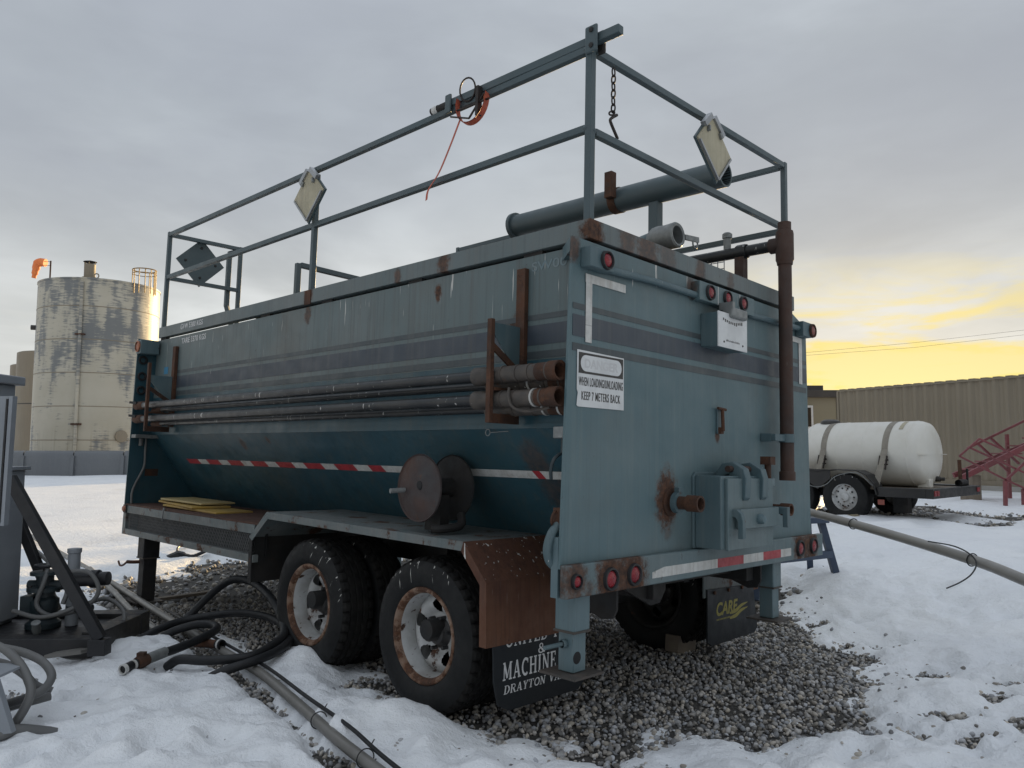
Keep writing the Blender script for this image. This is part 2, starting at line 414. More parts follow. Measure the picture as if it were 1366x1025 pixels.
def part(parent, name, mb, m, bevel=0, smooth=35, label=None):
    """mesh coordinates are in the thing's frame; sub-parts share it"""
    o = link(name, mb.mesh(name, smooth) if isinstance(mb, MB) else mb, M[m] if isinstance(m, str) else m)
    o.parent = parent
    if parent.name in BASE: o.location = -BASE[parent.name]
    if label: o['label'] = label
    return bevelled(o, bevel)
def single(name, mb, m, label, cat, frame=I4, base=(0, 0, 0), group=None, bevel=0, smooth=35):
    me = mb.mesh(name, smooth)
    if any(base):
        me.transform(Matrix.Translation(-Vector(base)))
    o = link(name, me, M[m] if isinstance(m, str) else m)
    o.matrix_world = frame @ Matrix.Translation(base)
    bevelled(o, bevel)
    return tagged(o, label, cat, group)

# lettering ------------------------------------------------------------
def text_bits(s, w, h, bold=.0, shear=0., gap=1.0):
    cu = bpy.data.curves.new('lettering', 'FONT'); cu.body = s; cu.size = 1; cu.offset = bold; cu.extrude = .02; cu.space_character = gap; cu.shear = shear
    ob = bpy.data.objects.new('lettering', cu)
    C.objects.link(ob); bpy.context.view_layer.update()
    me = bpy.data.meshes.new_from_object(ob.evaluated_get(bpy.context.evaluated_depsgraph_get()))
    v = np.array([tuple(p.co) for p in me.vertices]); f = [tuple(p.vertices) for p in me.polygons]
    bpy.data.objects.remove(ob); bpy.data.curves.remove(cu); bpy.data.meshes.remove(me)
    mn, mx = v.min(0), v.max(0)
    v[:, 0] = (v[:, 0] - mn[0]) / (mx[0] - mn[0]) * w; v[:, 1] = (v[:, 1] - mn[1]) / (mx[1] - mn[1]) * h
    v[:, 2] = (v[:, 2] - mn[2]) / max(1e-6, mx[2] - mn[2])
    return v, f
def text_mb(s, o, ux, uz, w, h, th=.0012, **kw):
    """letters laid out from o along ux and up along uz"""
    v, f = text_bits(s, w, h, **kw)
    o, ux, uz = Vector(o), Vector(ux).normalized(), Vector(uz).normalized(); n = ux.cross(uz)
    return MB().add([o + ux * a + uz * b + n * (c * th) for a, b, c in v], f)

def arc(cx, cy, rx, ry, a0, a1, n=10):
    return [(cx + rx * math.cos(R(a0 + (a1 - a0) * i / n)), cy + ry * math.sin(R(a0 + (a1 - a0) * i / n))) for i in range(n + 1)]
T_, N_ = .17, .085
SER = {   # slab-serif strokes in a unit-height box: (points, thickness), advance width
 'M': ([([(.14, 0), (.14, 1)], N_), ([(.14, 1), (.45, .12)], T_), ([(.45, .12), (.76, 1)], N_), ([(.78, 0), (.78, 1)], T_), ([(0, .04), (.28, .04)], .08), ([(.62, .04), (.94, .04)], .08), ([(0, .96), (.2, .96)], .08), ([(.72, .96), (.94, .96)], .08)], 1.0),
 'A': ([([(.14, 0), (.40, 1)], N_), ([(.40, 1), (.68, 0)], T_), ([(.22, .33), (.58, .33)], .08), ([(0, .04), (.28, .04)], .08), ([(.52, .04), (.84, .04)], .08)], .86),
 'C': ([(arc(.42, .5, .33, .45, 50, 310, 16), T_ * .9), ([(.66, .70), (.66, .98)], .07)], .78),
 'H': ([([(.17, 0), (.17, 1)], T_), ([(.67, 0), (.67, 1)], T_), ([(.17, .52), (.67, .52)], .09), ([(.02, .04), (.34, .04)], .08), ([(.02, .96), (.34, .96)], .08), ([(.50, .04), (.84, .04)], .08), ([(.50, .96), (.84, .96)], .08)], .90),
 'I': ([([(.19, 0), (.19, 1)], T_), ([(.03, .04), (.35, .04)], .08), ([(.03, .96), (.35, .96)], .08)], .43),
 'N': ([([(.15, 0), (.15, 1)], N_), ([(.15, .96), (.68, .04)], T_), ([(.68, 0), (.68, 1)], N_), ([(.01, .04), (.30, .04)], .08), ([(.01, .96), (.22, .96)], .08), ([(.54, .96), (.82, .96)], .08)], .88),
 'E': ([([(.17, 0), (.17, 1)], T_), ([(.02, .04), (.62, .04)], .08), ([(.02, .96), (.60, .96)], .08), ([(.17, .5), (.46, .5)], .08), ([(.61, 0), (.61, .26)], .07), ([(.58, .74), (.58, 1)], .07), ([(.46, .38), (.46, .62)], .06)], .72),
 'L': ([([(.17, 0), (.17, 1)], T_), ([(.02, .04), (.60, .04)], .08), ([(.02, .96), (.34, .96)], .08), ([(.59, 0), (.59, .30)], .07)], .68),
 'T': ([([(.36, 0), (.36, 1)], T_), ([(.02, .96), (.70, .96)], .08), ([(.20, .04), (.52, .04)], .08), ([(.04, .72), (.04, 1)], .07), ([(.68, .72), (.68, 1)], .07)], .76),
 'D': ([([(.17, 0), (.17, 1)], T_), ([(.02, .04), (.36, .04)] + arc(.36, .5, .34, .46, -90, 90, 10) + [(.02, .96)], .09), (arc(.36, .5, .34, .40, -55, 55, 8), T_)], .82),
 'R': ([([(.17, 0), (.17, 1)], T_), ([(.02, .96), (.40, .96)] + arc(.42, .74, .22, .22, 90, -90, 8) + [(.17, .52)], .09), ([(.44, .50), (.68, .02)], T_), ([(.02, .04), (.34, .04)], .08), ([(.58, .04), (.82, .04)], .08)], .84),
 'Y': ([([(.36, 0), (.36, .45)], T_), ([(.36, .45), (.12, .96)], T_), ([(.36, .45), (.62, .96)], N_), ([(0, .96), (.28, .96)], .08), ([(.50, .96), (.76, .96)], .08), ([(.20, .04), (.52, .04)], .08)], .78),
 'O': ([(arc(.42, .5, .33, .44, 0, 360, 22), T_ * .85)], .84),
 'V': ([([(.14, .96), (.42, .02)], T_), ([(.42, .02), (.68, .96)], N_), ([(0, .96), (.30, .96)], .08), ([(.54, .96), (.82, .96)], .08)], .82),
 'U': ([([(.15, 1), (.15, .36)] + arc(.42, .34, .27, .29, 180, 360, 10) + [(.69, 1)], T_ * .85), ([(.02, .96), (.30, .96)], .08), ([(.55, .96), (.82, .96)], .08)], .86),
 'K': ([([(.17, 0), (.17, 1)], T_), ([(.20, .45), (.64, .96)], N_), ([(.34, .58), (.70, .03)], T_), ([(.02, .04), (.34, .04)], .08), ([(.02, .96), (.34, .96)], .08), ([(.50, .96), (.78, .96)], .08), ([(.56, .04), (.84, .04)], .08)], .86),
 '&': ([(arc(.36, .74, .17, .21, -50, 230, 12), .12), ([(.24, .62), (.74, .04)], T_), (arc(.34, .28, .25, .25, 100, 330, 12), .13), ([(.55, .16), (.72, .46)], .09), ([(.58, .48), (.84, .48)], .07)], .90),
 ' ': ([], .42)}
def serif_mb(s, o, ux, uz, w, h, th=.0015, slant=0.):
    adv = sum(SER[c][1] + .05 for c in s); k = w / (adv * h)
    o, ux, uz = Vector(o), Vector(ux), Vector(uz); n = ux.cross(uz); mb = MB(); x = 0; lay = 0
    for ch in s:
        for pts, tk in SER[ch][0]:
            lay += 1; off = th + (lay % 9) * .00012
            P = [Vector(p) for p in pts]; hw = tk / 2
            L = []; Q = []
            for i, p in enumerate(P):
                d = (P[min(i + 1, len(P) - 1)] - P[max(i - 1, 0)]).normalized(); q = Vector((-d.y, d.x)) * hw
                L.append(p + q); Q.append(p - q)
            V = []
            for a in L + Q:
                V.append(o + ux * ((x + a.x + slant * a.y) * h * k) + uz * (a.y * h) + n * off)
            m = len(P)
            mb.add(V, [(i, i + 1, m + i + 1, m + i) for i in range(m - 1)])
        x += SER[ch][1] + .05
    return mb

# ------------------------------------------------------------------ frames
TM = Matrix(((0.694382553032567, -0.7192362148949174, 0.02306809978316387, 0.19616293796450585),
             (0.7190185038583554, 0.6947541601205296, 0.01813968314248289, 3.244193747708495),
             (-0.02907337533322113, 0.003990511101266636, 0.9995693145889804, 0.6417485852961146), (0, 0, 0, 1)))
TMI = TM.inverted()
def tl(x, y):   # trailer-frame footprint coordinates of a world point
    p = TMI @ Vector((x, y, 0)); return p.x, p.y

# ------------------------------------------------------------------ ground: sheet, snow, gravel
def _h(ix, iy, s):
    n = (ix * 374761393 + iy * 668265263 + s * 974634777) & 0xffffffff
    n = ((n ^ (n >> 13)) * 1274126177) & 0xffffffff
    return ((n ^ (n >> 16)) & 0xffff) / 65535.0
def vnoise(x, y, s=0):
    ix = np.floor(x).astype(np.int64); iy = np.floor(y).astype(np.int64); fx = x - ix; fy = y - iy
    u = fx * fx * fx * (fx * (fx * 6 - 15) + 10); v = fy * fy * fy * (fy * (fy * 6 - 15) + 10)
    a, b, c, d = _h(ix, iy, s), _h(ix + 1, iy, s), _h(ix, iy + 1, s), _h(ix + 1, iy + 1, s)
    return (a * (1 - u) + b * u) * (1 - v) + (c * (1 - u) + d * u) * v - .5
def fbm(x, y, f, o=4, s=0, g=.5):
    r = np.zeros_like(x, dtype=float); a = 1.0
    for i in range(o):
        c, sn = math.cos(.7 * i + .3), math.sin(.7 * i + .3)
        r += a * vnoise((x * c - y * sn) * f + 17.3 * i, (x * sn + y * c) * f - 9.1 * i, s + i); f *= 2.03; a *= g
    return r
def sst(a, b, v):
    t = np.clip((v - a) / (b - a), 0, 1); return t * t * (3 - 2 * t)
_n = TM.to_3x3() @ Vector((0, 0, 1)); _p = TM @ Vector((.1, 1.5, -.690)); _Rt = np.array(TMI.to_3x3()); _o = np.array(TMI.translation)
def zg(x, y):
    x = np.asarray(x, float); y = np.asarray(y, float)
    plane = _p.z - (_n.x * (x - _p.x) + _n.y * (y - _p.y)) / _n.z
    lx = _Rt[0, 0] * x + _Rt[0, 1] * y + _o[0]; ly = _Rt[1, 0] * x + _Rt[1, 1] * y + _o[1]
    d = np.hypot(np.maximum(np.maximum(-lx, lx - 2.6), 0), np.maximum(np.maximum(-ly, ly - 4.9), 0))
    far = .25 * sst(.8, 5.3, x) - .02
    w = sst(2.2, .2, d)
    return plane * w + far * (1 - w) + .02 * fbm(x, y, .35, 2, 5)
def zg1(x, y): return float(zg(np.array([x]), np.array([y]))[0])
POLY = np.array([(-2.8, 5.23), (-2.49, 5.23), (-2.23, 5.29), (-2.05, 5.19), (-1.88, 5.06), (-1.55, 4.84), (-1.39, 4.98), (-1.03, 4.62), (-.67, 4.09), (-.29, 3.62), (-.15, 3.47), (.09, 3.40), (.26, 3.27), (.5, 3.24), (.73, 3.36), (.93, 3.52), (1.23, 3.57), (1.4, 3.66), (1.68, 3.95), (2.15, 4.62), (2.22, 5.13), (2.32, 5.62), (2.36, 6.18), (2.5, 7.0),
                 (2.0, 8.0), (0, 9.5), (-2, 9.6), (-3.05, 9.0), (-3.6, 8.8), (-3.5, 7.9), (-4.0, 7.7), (-3.6, 6.5), (-3.15, 5.7)])
def sdist(x, y):
    d = np.full(x.shape, 1e9); ins = np.zeros(x.shape, bool); n = len(POLY)
    for i in range(n):
        ax, ay = POLY[i]; bx, by = POLY[(i + 1) % n]; ex, ey = bx - ax, by - ay
        t = np.clip(((x - ax) * ex + (y - ay) * ey) / (ex * ex + ey * ey), 0, 1)
        d = np.minimum(d, np.hypot(x - ax - ex * t, y - ay - ey * t))
        c = ((ay > y) != (by > y)) & (x < (bx - ax) * (y - ay) / ((by - ay) if by != ay else 1e-9) + ax)
        ins ^= c
    return np.where(ins, -d, d)
CON = [(-6.35, 10.27), (-3.77, 7.26), (-2.6, 5.82), (-1.74, 4.78), (-1.36, 4.32), (-1.01, 3.80), (-.75, 3.40), (-.46, 2.99), (.2, 2.05)]
FEET = []
for _i in range(300):
    _a = RNG.uniform(0, 6.28); _y = RNG.uniform(2.4, 11) if _i > 90 else RNG.uniform(2.4, 4.6)
    FEET.append((RNG.uniform(-.62, .72) * _y, _y, RNG.uniform(.04, .085), RNG.uniform(.008, .040), math.cos(_a), math.sin(_a)))
def thick(x, y):
    sd = sdist(x, y)
    e = sd + .26 * fbm(x, y, 1.6, 3, 21) + .22 * fbm(x, y, 6.0, 3, 31) + .06 * fbm(x, y, 17.0, 2, 35)
    t = .110 * sst(-.36, .34, e) - .035
    out = sst(-.05, .5, sd)
    t += out * (.055 * fbm(x, y, .9, 2, 41) + .045 * fbm(x, y, 3.2, 3, 51) + .030 * np.abs(fbm(x, y, 7.5, 3, 61)))
    t += .013 * fbm(x, y, 17., 2, 71) * out
    for (fx, fy, fr, fd, fa, fk) in FEET:
        dx, dy = x - fx, y - fy; u = (dx * fa + dy * fk) / (fr * 1.9); v = (-dx * fk + dy * fa) / fr; q = u * u + v * v
        t += out * fd * (-np.exp(-q * q) + .45 * np.exp(-(np.sqrt(q) - 1.5) ** 2 * 5))
    for (mx, my, rx, hh) in ((-.42, 3.64, .22, .10), (-.66, 3.80, .28, .035), (-1.20, 4.62, .22, .09), (-.2, 3.3, .3, .03), (-2.2, 4.9, .5, .03)):
        r2 = ((x - mx) ** 2 + (y - my) ** 2) / rx ** 2
        t = t + hh * np.exp(-r2 * 1.3)
    for (mx, my, rx, ry, dep) in ((2.0, 3.75, .55, .35, .075), (2.75, 4.5, .45, .3, .07), (2.45, 5.4, .3, .5, .05), (6.3, 12.0, 1.5, 1.9, .22), (8.0, 12.6, .8, .35, .12), (1.1, 3.3, .5, .2, .05), (-.05, 3.2, .35, .15, .05)):
        r2 = ((x - mx) / rx) ** 2 + ((y - my) / ry) ** 2
        t = t - dep * np.exp(-r2) * np.clip(.7 + 2.2 * fbm(x, y, 5., 3, 81), 0, 1.4)
    t = t - sst(.9, 1.9, x) * sst(10, 6.5, y) * .085 * np.clip(fbm(x, y, 3.4, 3, 85) * 2.4 - .12 + .10 * fbm(x, y, 14., 2, 87), 0, 1)
    # melt trench along the ground conduit
    dd = np.full(x.shape, 9.)
    for (ax, ay), (bx, by) in zip(CON[2:-1], CON[3:]):
        ex, ey = bx - ax, by - ay
        q = np.clip(((x - ax - .0) * ex + (y - ay) * ey) / (ex * ex + ey * ey), 0, 1)
        dd = np.minimum(dd, np.hypot(x - ax - ex * q + .05, y - ay - ey * q + .03))
    t = t - .13 * np.exp(-(dd / .075) ** 2)
    r2 = ((x + 2.55) / .28) ** 2 + ((y - 3.95) / .22) ** 2
    t = t - .10 * np.exp(-r2)
    # trampled hollows, mid distance
    t += .02 * sst(.46, .2, np.abs(fbm(x, y, .55, 2, 91))) * (-1) * sst(6, 9, y) * np.clip(fbm(x, y, 3, 2, 95) * 3, 0, 1)
    t += .035 * fbm(x, y * 2.5, 1.3, 3, 97) * sst(6, 9, y) * sst(60, 20, y)
    return t
def axis(a, b, st, lo, hi, g=1.16):
    m = list(np.arange(a, b + 1e-6, st)); s = st; v = b
    while v < hi: s *= g; v += s; m.append(v)
    s = st; v = a
    while v > lo: s *= g; v -= s; m.insert(0, v)
    return np.array(m)
def sheet(name, X, Y, Z, m):
    nx, ny = len(X), len(Y)
    xx, yy = np.meshgrid(X, Y)
    co = np.stack([xx, yy, Z(xx, yy)], -1).reshape(-1, 3)
    i = np.arange((ny - 1) * nx).reshape(ny - 1, nx)[:, :-1].reshape(-1)
    f = np.stack([i, i + 1, i + nx + 1, i + nx], -1)
    me = bpy.data.meshes.new(name); me.vertices.add(len(co)); me.vertices.foreach_set('co', co.ravel())
    me.loops.add(f.size); me.loops.foreach_set('vertex_index', f.ravel().astype(np.int32))
    me.polygons.add(len(f)); me.polygons.foreach_set('loop_start', np.arange(0, f.size, 4, dtype=np.int32)); me.polygons.foreach_set('loop_total', np.full(len(f), 4, np.int32))
    me.update(calc_edges=True); me.polygons.foreach_set('use_smooth', np.ones(len(f), bool))
    return link(name, me, m)
def ground_mat():
    m = bpy.data.materials.new('grit'); m.use_nodes = True; t = NT(m.node_tree); b = t.n['Principled BSDF']
    co = t.new('ShaderNodeTexCoord').outputs['Object']
    n = t.noise(co, 45, 6, .7)
    col = t.mix(t.mapr(n, .3, .7), (.035, .032, .029), (.10, .094, .085))
    t.put(b.inputs['Base Color'], col); b.inputs['Roughness'].default_value = .9
    bp = t.new('ShaderNodeBump'); bp.inputs['Strength'].default_value = .8; bp.inputs['Distance'].default_value = .02
    t.put(bp.inputs['Height'], n); t.l.new(bp.outputs[0], b.inputs['Normal']); return m
def snow_mat():
    m = bpy.data.materials.new('old_snow'); m.use_nodes = True; t = NT(m.node_tree); b = t.n['Principled BSDF']
    co = t.new('ShaderNodeTexCoord').outputs['Object']
    n = t.noise(co, 1.1, 5, .6); n2 = t.noise(co, 16, 5, .65); n3 = t.noise(co, 110, 4, .6)
    col = t.mix(t.mapr(n, .3, .7), (.80, .82, .85), (.87, .885, .90))
    grit = t.mapr(t.noise(co, 60, 5, .75), .70, .76)
    col = t.mix(t.math('MULTIPLY', grit, t.mapr(n2, .45, .65)), col, (.26, .24, .21))
    slush = t.math('MAXIMUM', t.mapr(t.noise(co, .8, 6, .7), .54, .72), t.mapr(t.noise(co, 4.5, 7, .75), .56, .70, 0, .75))
    col = t.mix(t.math('MULTIPLY', slush, .38), col, (.50, .50, .50))
    t.put(b.inputs['Base Color'], col); b.inputs['Roughness'].default_value = .55
    b.inputs['Specular IOR Level'].default_value = .35
    hgt = t.math('ADD', t.math('MULTIPLY', n2, 1.0), t.math('MULTIPLY', n3, .22))
    bp = t.new('ShaderNodeBump'); bp.inputs['Strength'].default_value = .8; bp.inputs['Distance'].default_value = .03
    t.put(bp.inputs['Height'], hgt); t.l.new(bp.outputs[0], b.inputs['Normal']); return m
GX = axis(-3.7, 3.3, .028, -260, 260); GY = axis(2.3, 7.2, .028, -40, 700)
tagged(sheet('ground', axis(-5, 9, .14, -300, 300), axis(2, 14, .14, -45, 800), lambda x, y: zg(x, y) - .012, ground_mat()), kind='structure')
tagged(sheet('snow', GX, GY, lambda x, y: zg(x, y) + thick(x, y), snow_mat()), kind='structure')

def stones(name, label, region, count, rmin, rmax, detail, seed):
    rng = np.random.default_rng(seed)
    bm = bmesh.new(); bmesh.ops.create_icosphere(bm, subdivisions=detail, radius=1.0)
    V = np.array([v.co[:] for v in bm.verts]); F = np.array([[v.index for v in f.verts] for f in bm.faces]); bm.free()
    x0, x1, y0, y1 = region
    x = rng.uniform(x0, x1, count); y = rng.uniform(y0, y1, count)
    th = thick(x, y); keep = (th < .026) | ((th < .062) & (rng.random(count) < .07 * np.exp(-(th - .026) / .02) * (np.hypot(x, y - 5) < 5)))
    x, y, th = x[keep], y[keep], th[keep]; n = len(x)
    r = rmin + (rmax - rmin) * rng.random(n) ** 2.0
    variants = []
    for k in range(10):
        W_ = V.copy()
        for j in range(7):
            ax = rng.normal(size=3); ax /= np.linalg.norm(ax); c = rng.uniform(.45, .85)
            dd = W_ @ ax; W_ -= np.outer(np.clip(dd - c, 0, None) * .8, ax)
        W_ *= np.array([1.0, rng.uniform(.65, .95), rng.uniform(.45, .75)]); variants.append(W_)
    variants = np.array(variants)
    pick = rng.integers(0, 10, n)
    q = rng.normal(size=(n, 4)); q[:, 1:3] *= .45; q /= np.linalg.norm(q, axis=1)[:, None]
    w, a, b, c = q.T
    Rm = np.stack([1 - 2 * (b * b + c * c), 2 * (a * b - c * w), 2 * (a * c + b * w), 2 * (a * b + c * w), 1 - 2 * (a * a + c * c), 2 * (b * c - a * w), 2 * (a * c - b * w), 2 * (b * c + a * w), 1 - 2 * (a * a + b * b)], -1).reshape(n, 3, 3)
    P = np.einsum('nij,nvj->nvi', Rm, variants[pick]) * r[:, None, None]
    P[:, :, 0] += x[:, None]; P[:, :, 1] += y[:, None]; P[:, :, 2] += (zg(x, y) + np.where(th > .026, th - r * .3, -.006) + r * rng.uniform(-.15, .45, n))[:, None]
    nv = len(V); faces = (F[None] + (np.arange(n) * nv)[:, None, None]).reshape(-1, 3)
    me = bpy.data.meshes.new(name); me.vertices.add(n * nv); me.vertices.foreach_set('co', P.ravel())
    me.loops.add(faces.size); me.loops.foreach_set('vertex_index', faces.ravel().astype(np.int32))
    me.polygons.add(len(faces)); me.polygons.foreach_set('loop_start', np.arange(0, faces.size, 3, dtype=np.int32)); me.polygons.foreach_set('loop_total', np.full(len(faces), 3, np.int32))
    me.update(calc_edges=True); me.polygons.foreach_set('use_smooth', np.ones(len(faces), bool))
    g = rng.uniform(.13, .50, n); tint = rng.uniform(-1, 1, n)
    col = np.stack([g * (1 + .10 * tint + .05), g * (1 + .02 * tint), g * (1 - .10 * tint - .06), np.ones(n)], -1)
    at = me.color_attributes.new('tone', 'FLOAT_COLOR', 'POINT'); at.data.foreach_set('color', np.repeat(col, nv, 0).ravel().astype(np.float32))
    m = bpy.data.materials.get('pebbles')
    if not m:
        m = bpy.data.materials.new('pebbles'); m.use_nodes = True; t = NT(m.node_tree); b = t.n['Principled BSDF']
        an = t.new('ShaderNodeAttribute'); an.attribute_name = 'tone'
        co = t.new('ShaderNodeTexCoord').outputs['Object']
        cc = t.mix(.6, an.outputs['Color'], t.mix(t.noise(co, 70, 4, .6), (.3, .3, .3), (1.5, 1.5, 1.5)), 'MULTIPLY')
        t.put(b.inputs['Base Color'], cc); b.inputs['Roughness'].default_value = .62
    o = link(name, me, m)
    return tagged(o, label, 'gravel', kind='stuff')
stones('gravel', 'grey-brown rounded gravel lying bare around the big trailer', (-3.2, 3.1, 2.9, 6.6), 40000, .007, .022, 2, 3)
stones('far_gravel', 'dark gravel showing under the big trailer and beside the far tank trailer', (-4.2, 8.6, 6.3, 14.2), 15000, .018, .045, 1, 4)

# ================================================================== the big tank trailer
tr = thing('tank_trailer', 'large weathered blue-grey steel tank trailer with railed top, standing on gravel', 'trailer', (1.3, 2.4, -.665), TM)
XL, XR, YF = .18, 2.27, 4.88          # side wall planes and front
ZR0, ZR1 = 1.568, 1.66                # top rim
# rear and front end plates
rp = part(tr, 'rear_panel', MB().prism([(.0, .12), (2.50, .12), (2.462, 1.47), (2.40, 1.50), (2.27, 1.545), (.048, 1.552)], 1, 0, .012), 'rear')
# closed V-shaped body
part(tr, 'side_wall', MB().box(XL, XL + .012, .012, YF, 1.0404, 1.548), 'wall', smooth=0)
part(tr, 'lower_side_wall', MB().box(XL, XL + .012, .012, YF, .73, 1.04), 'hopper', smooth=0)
def slope(mb, x0, x1, z0, z1, y0, y1, th=.012):
    return mb.prism([(x0, z0), (x1, z1), (x1 + (th if x1 > x0 else -th), z1), (x0 + (th if x1 > x0 else -th), z0)], 1, y0, y1)
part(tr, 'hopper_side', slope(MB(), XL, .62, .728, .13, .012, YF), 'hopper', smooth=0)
part(tr, 'side_wall', MB().box(XR - .012, XR, .012, YF, .73, 1.548), 'wall', smooth=0)
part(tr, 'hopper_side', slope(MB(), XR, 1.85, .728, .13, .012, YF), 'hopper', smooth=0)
part(tr, 'hopper_floor', MB().box(.62, 1.85, .012, YF, .115, .13), 'chassis', smooth=0)
part(tr, 'fold_seam', MB().box(XL - .004, XL + .002, .013, YF - .001, .718, .742), 'hopper')
part(tr, 'front_panel', MB().prism([(.0, -.13), (2.60, -.13), (2.60, 1.5), (2.4, 1.55), (.02, 1.55)], 1, YF, YF + .012), 'hopper')
part(tr, 'rear_gusset', MB().prism([(.05, .013), (.17, .013), (.17, .16)], 2, 1.49, 1.552), 'steelblue')
# top rim: a channel beam all round, on short packers that leave a dark gap
rimb = []
part(tr, 'rim_beam', MB().box(.165, .225, -.004, YF - .06, ZR0, ZR1), 'rim', .003)
part(tr, 'rim_beam', MB().box(.2252, 2.2248, -.004, .056, ZR0, ZR1), 'rim', .003)
part(tr, 'rim_beam', MB().box(2.225, 2.285, -.004, 3.3, ZR0, ZR1), 'rim', .003)
for y in (.3, 1.2, 2.1, 2.9, 4.7): part(tr, 'packer', MB().box(.185, .215, y, y + .12, 1.5482, ZR0 - .0004), 'chassis')
part(tr, 'top_deck', MB().box(.2254, 2.2246, .0562, 3.3, 1.59, 1.602), 'chassis')
# painted stripes, a hair proud of the plates
ZS = [('stripe_dim', 1.232, 1.258), ('stripe_navy', 1.112, 1.207), ('stripe_dim', 1.047, 1.081)]
for nm, a, b in ZS:
    part(tr, 'stripe', MB().box(.056, 2.455, -.0022, -.0004, a, b), nm)
    part(tr, 'stripe', MB().box(XL - .0022, XL - .0004, .02, 4.42, a, b), nm if nm == 'stripe_navy' else 'stripe_dim')
# ---- deck at the front with its meshed skirt
dk = part(tr, 'deck', MB().box(.004, .70, 2.56, YF - .001, .112, .124), 'deck')
sk = MB().box(0, .04, 2.60, YF, .052, .1115).box(0, .04, 2.60, YF, -.13, -.082).box(0, .04, YF - .05, YF - .0005, -.0818, .0518)
part(tr, 'skirt_frame', sk, 'fender', .003)
ms = MB(); rows = 3; cols = 92
for r_ in range(rows):
    for c_ in range(cols):
        y0 = 2.62 + (YF - .06 - 2.62) * c_ / cols; dy = (YF - .06 - 2.62) / cols; z0 = -.084 + .136 * r_ / rows; dz = .136 / rows
        for a, b in (((y0, z0 + dz / 2), (y0 + dy / 2, z0 + dz)), ((y0 + dy / 2, z0 + dz), (y0 + dy, z0 + dz / 2)), ((y0, z0 + dz / 2), (y0 + dy / 2, z0)), ((y0 + dy / 2, z0), (y0 + dy, z0 + dz / 2))):
            ms.add([(.018, a[0] - .0022, a[1]), (.018, a[0] + .0022, a[1]), (.018, b[0] + .0022, b[1]), (.018, b[0] - .0022, b[1])], [(0, 1, 2, 3)])
part(tr, 'expanded_mesh', ms, 'mesh', smooth=0)
part(tr, 'skirt_back', MB().box(.10, .11, 2.62, YF - .06, -.10, .06), 'dark')
ml = part(tr, 'marker_lamp', MB().box(-.012, 0, YF - .075, YF - .01, .052, .118), 'chassis', .003)
part(ml, 'lens', MB().lathe([(0, .016), (.02, .014), (.026, 0)], (-.012, YF - .043, .085), (-1, 0, 0), 16), 'orange_lens')
part(tr, 'tie_hook', MB().tube(smooth_path([(-.002, 4.02, .12), (-.02, 4.0, .135), (-.03, 3.99, .10), (-.025, 4.0, .05), (-.012, 4.02, .04)], 5), .006, 8), 'galv')
# ---- fenders (both sides), bent from five plates
FP = [(2.642, -.26), (2.652, .03), (2.44, .205), (.590, .182), (.430, .012), (.420, -.275)]
def fender(x0, x1, outer):
    mats = ['chassis', 'fender', 'fender', 'rustfender', 'rustfender']
    for i in range(5):
        a, b = Vector(FP[i]), Vector(FP[i + 1]); d = (b - a).normalized(); n = Vector((d.y, -d.x))
        if n.dot(Vector((1.5, -.3)) - a) < 0: n = -n
        q = [a, b, b + n * .006, a + n * .006]
        part(tr, 'fender_plate', MB().prism([tuple(p) for p in q], 0, x0, x1), mats[i], smooth=0)
    inn = [(2.602, -.26), (2.610, .012), (2.425, .162), (.605, .138), (.472, -.003), (.465, -.275)]
    for i in range(5):
        q = [FP[i], FP[i + 1], inn[i + 1], inn[i]]
        part(tr, 'fender_lip', MB().prism(q, 0, outer - .006, outer), ['chassis', 'fender', 'fender', 'rustfender', 'rustfender'][i], smooth=0)
fender(.0002, .66, .0)
fender(1.94, 2.5998, 2.6058)
part(tr, 'fender_bracket', MB().box(.30, .64, .44, .47, -.275, .0), 'chassis')
# ---- chassis
for x in (.78, 1.74): part(tr, 'chassis_beam', MB().box(x, x + .08, .06, 4.8, -.10, .114), 'chassis', .004)
for y in (.16, 1.5, 2.9, 4.6): part(tr, 'cross_member', MB().box(.70, 1.90, y, y + .07, -.06, .111), 'chassis')
for y in (.94, 2.01):
    part(tr, 'axle', MB().rod((.08, y, -.29), (2.52, y, -.29), .05, 16), 'chassis')
    for x in (.82, 1.78):
        sp = MB()
        for k in range(4): sp.add(*(lambda L, zz: ([(x - .03, y - L, zz), (x + .03, y - L, zz), (x + .03, y - L, zz + .012), (x - .03, y - L, zz + .012), (x - .03, y, zz - .05 + .0), (x + .03, y, zz - .05), (x + .03, y, zz - .038), (x - .03, y, zz - .038), (x - .03, y + L, zz), (x + .03, y + L, zz), (x + .03, y + L, zz + .012), (x - .03, y + L, zz + .012)], [(0, 1, 5, 4), (3, 2, 6, 7), (0, 4, 7, 3), (1, 5, 6, 2), (4, 5, 9, 8), (7, 6, 10, 11), (4, 8, 11, 7), (5, 9, 10, 6), (0, 1, 2, 3), (8, 9, 10, 11)]))(.46 - .08 * k, -.16 - .013 * k))
        part(tr, 'leaf_spring', sp, 'chassis')
for x in (.42, 1.83): part(tr, 'tow_eye', MB().prism([(.02, 0), (.40, 0), (.40, -.05), (.10, -.15), (.04, -.14), (.02, -.10)], 0, x, x + .016), 'chassis')
part(tr, 'tow_eye', MB().prism([(.52, 0), (.95, 0), (.95, -.07), (.90, -.13), (.82, -.135)], 1, .10, .118), 'chassis')
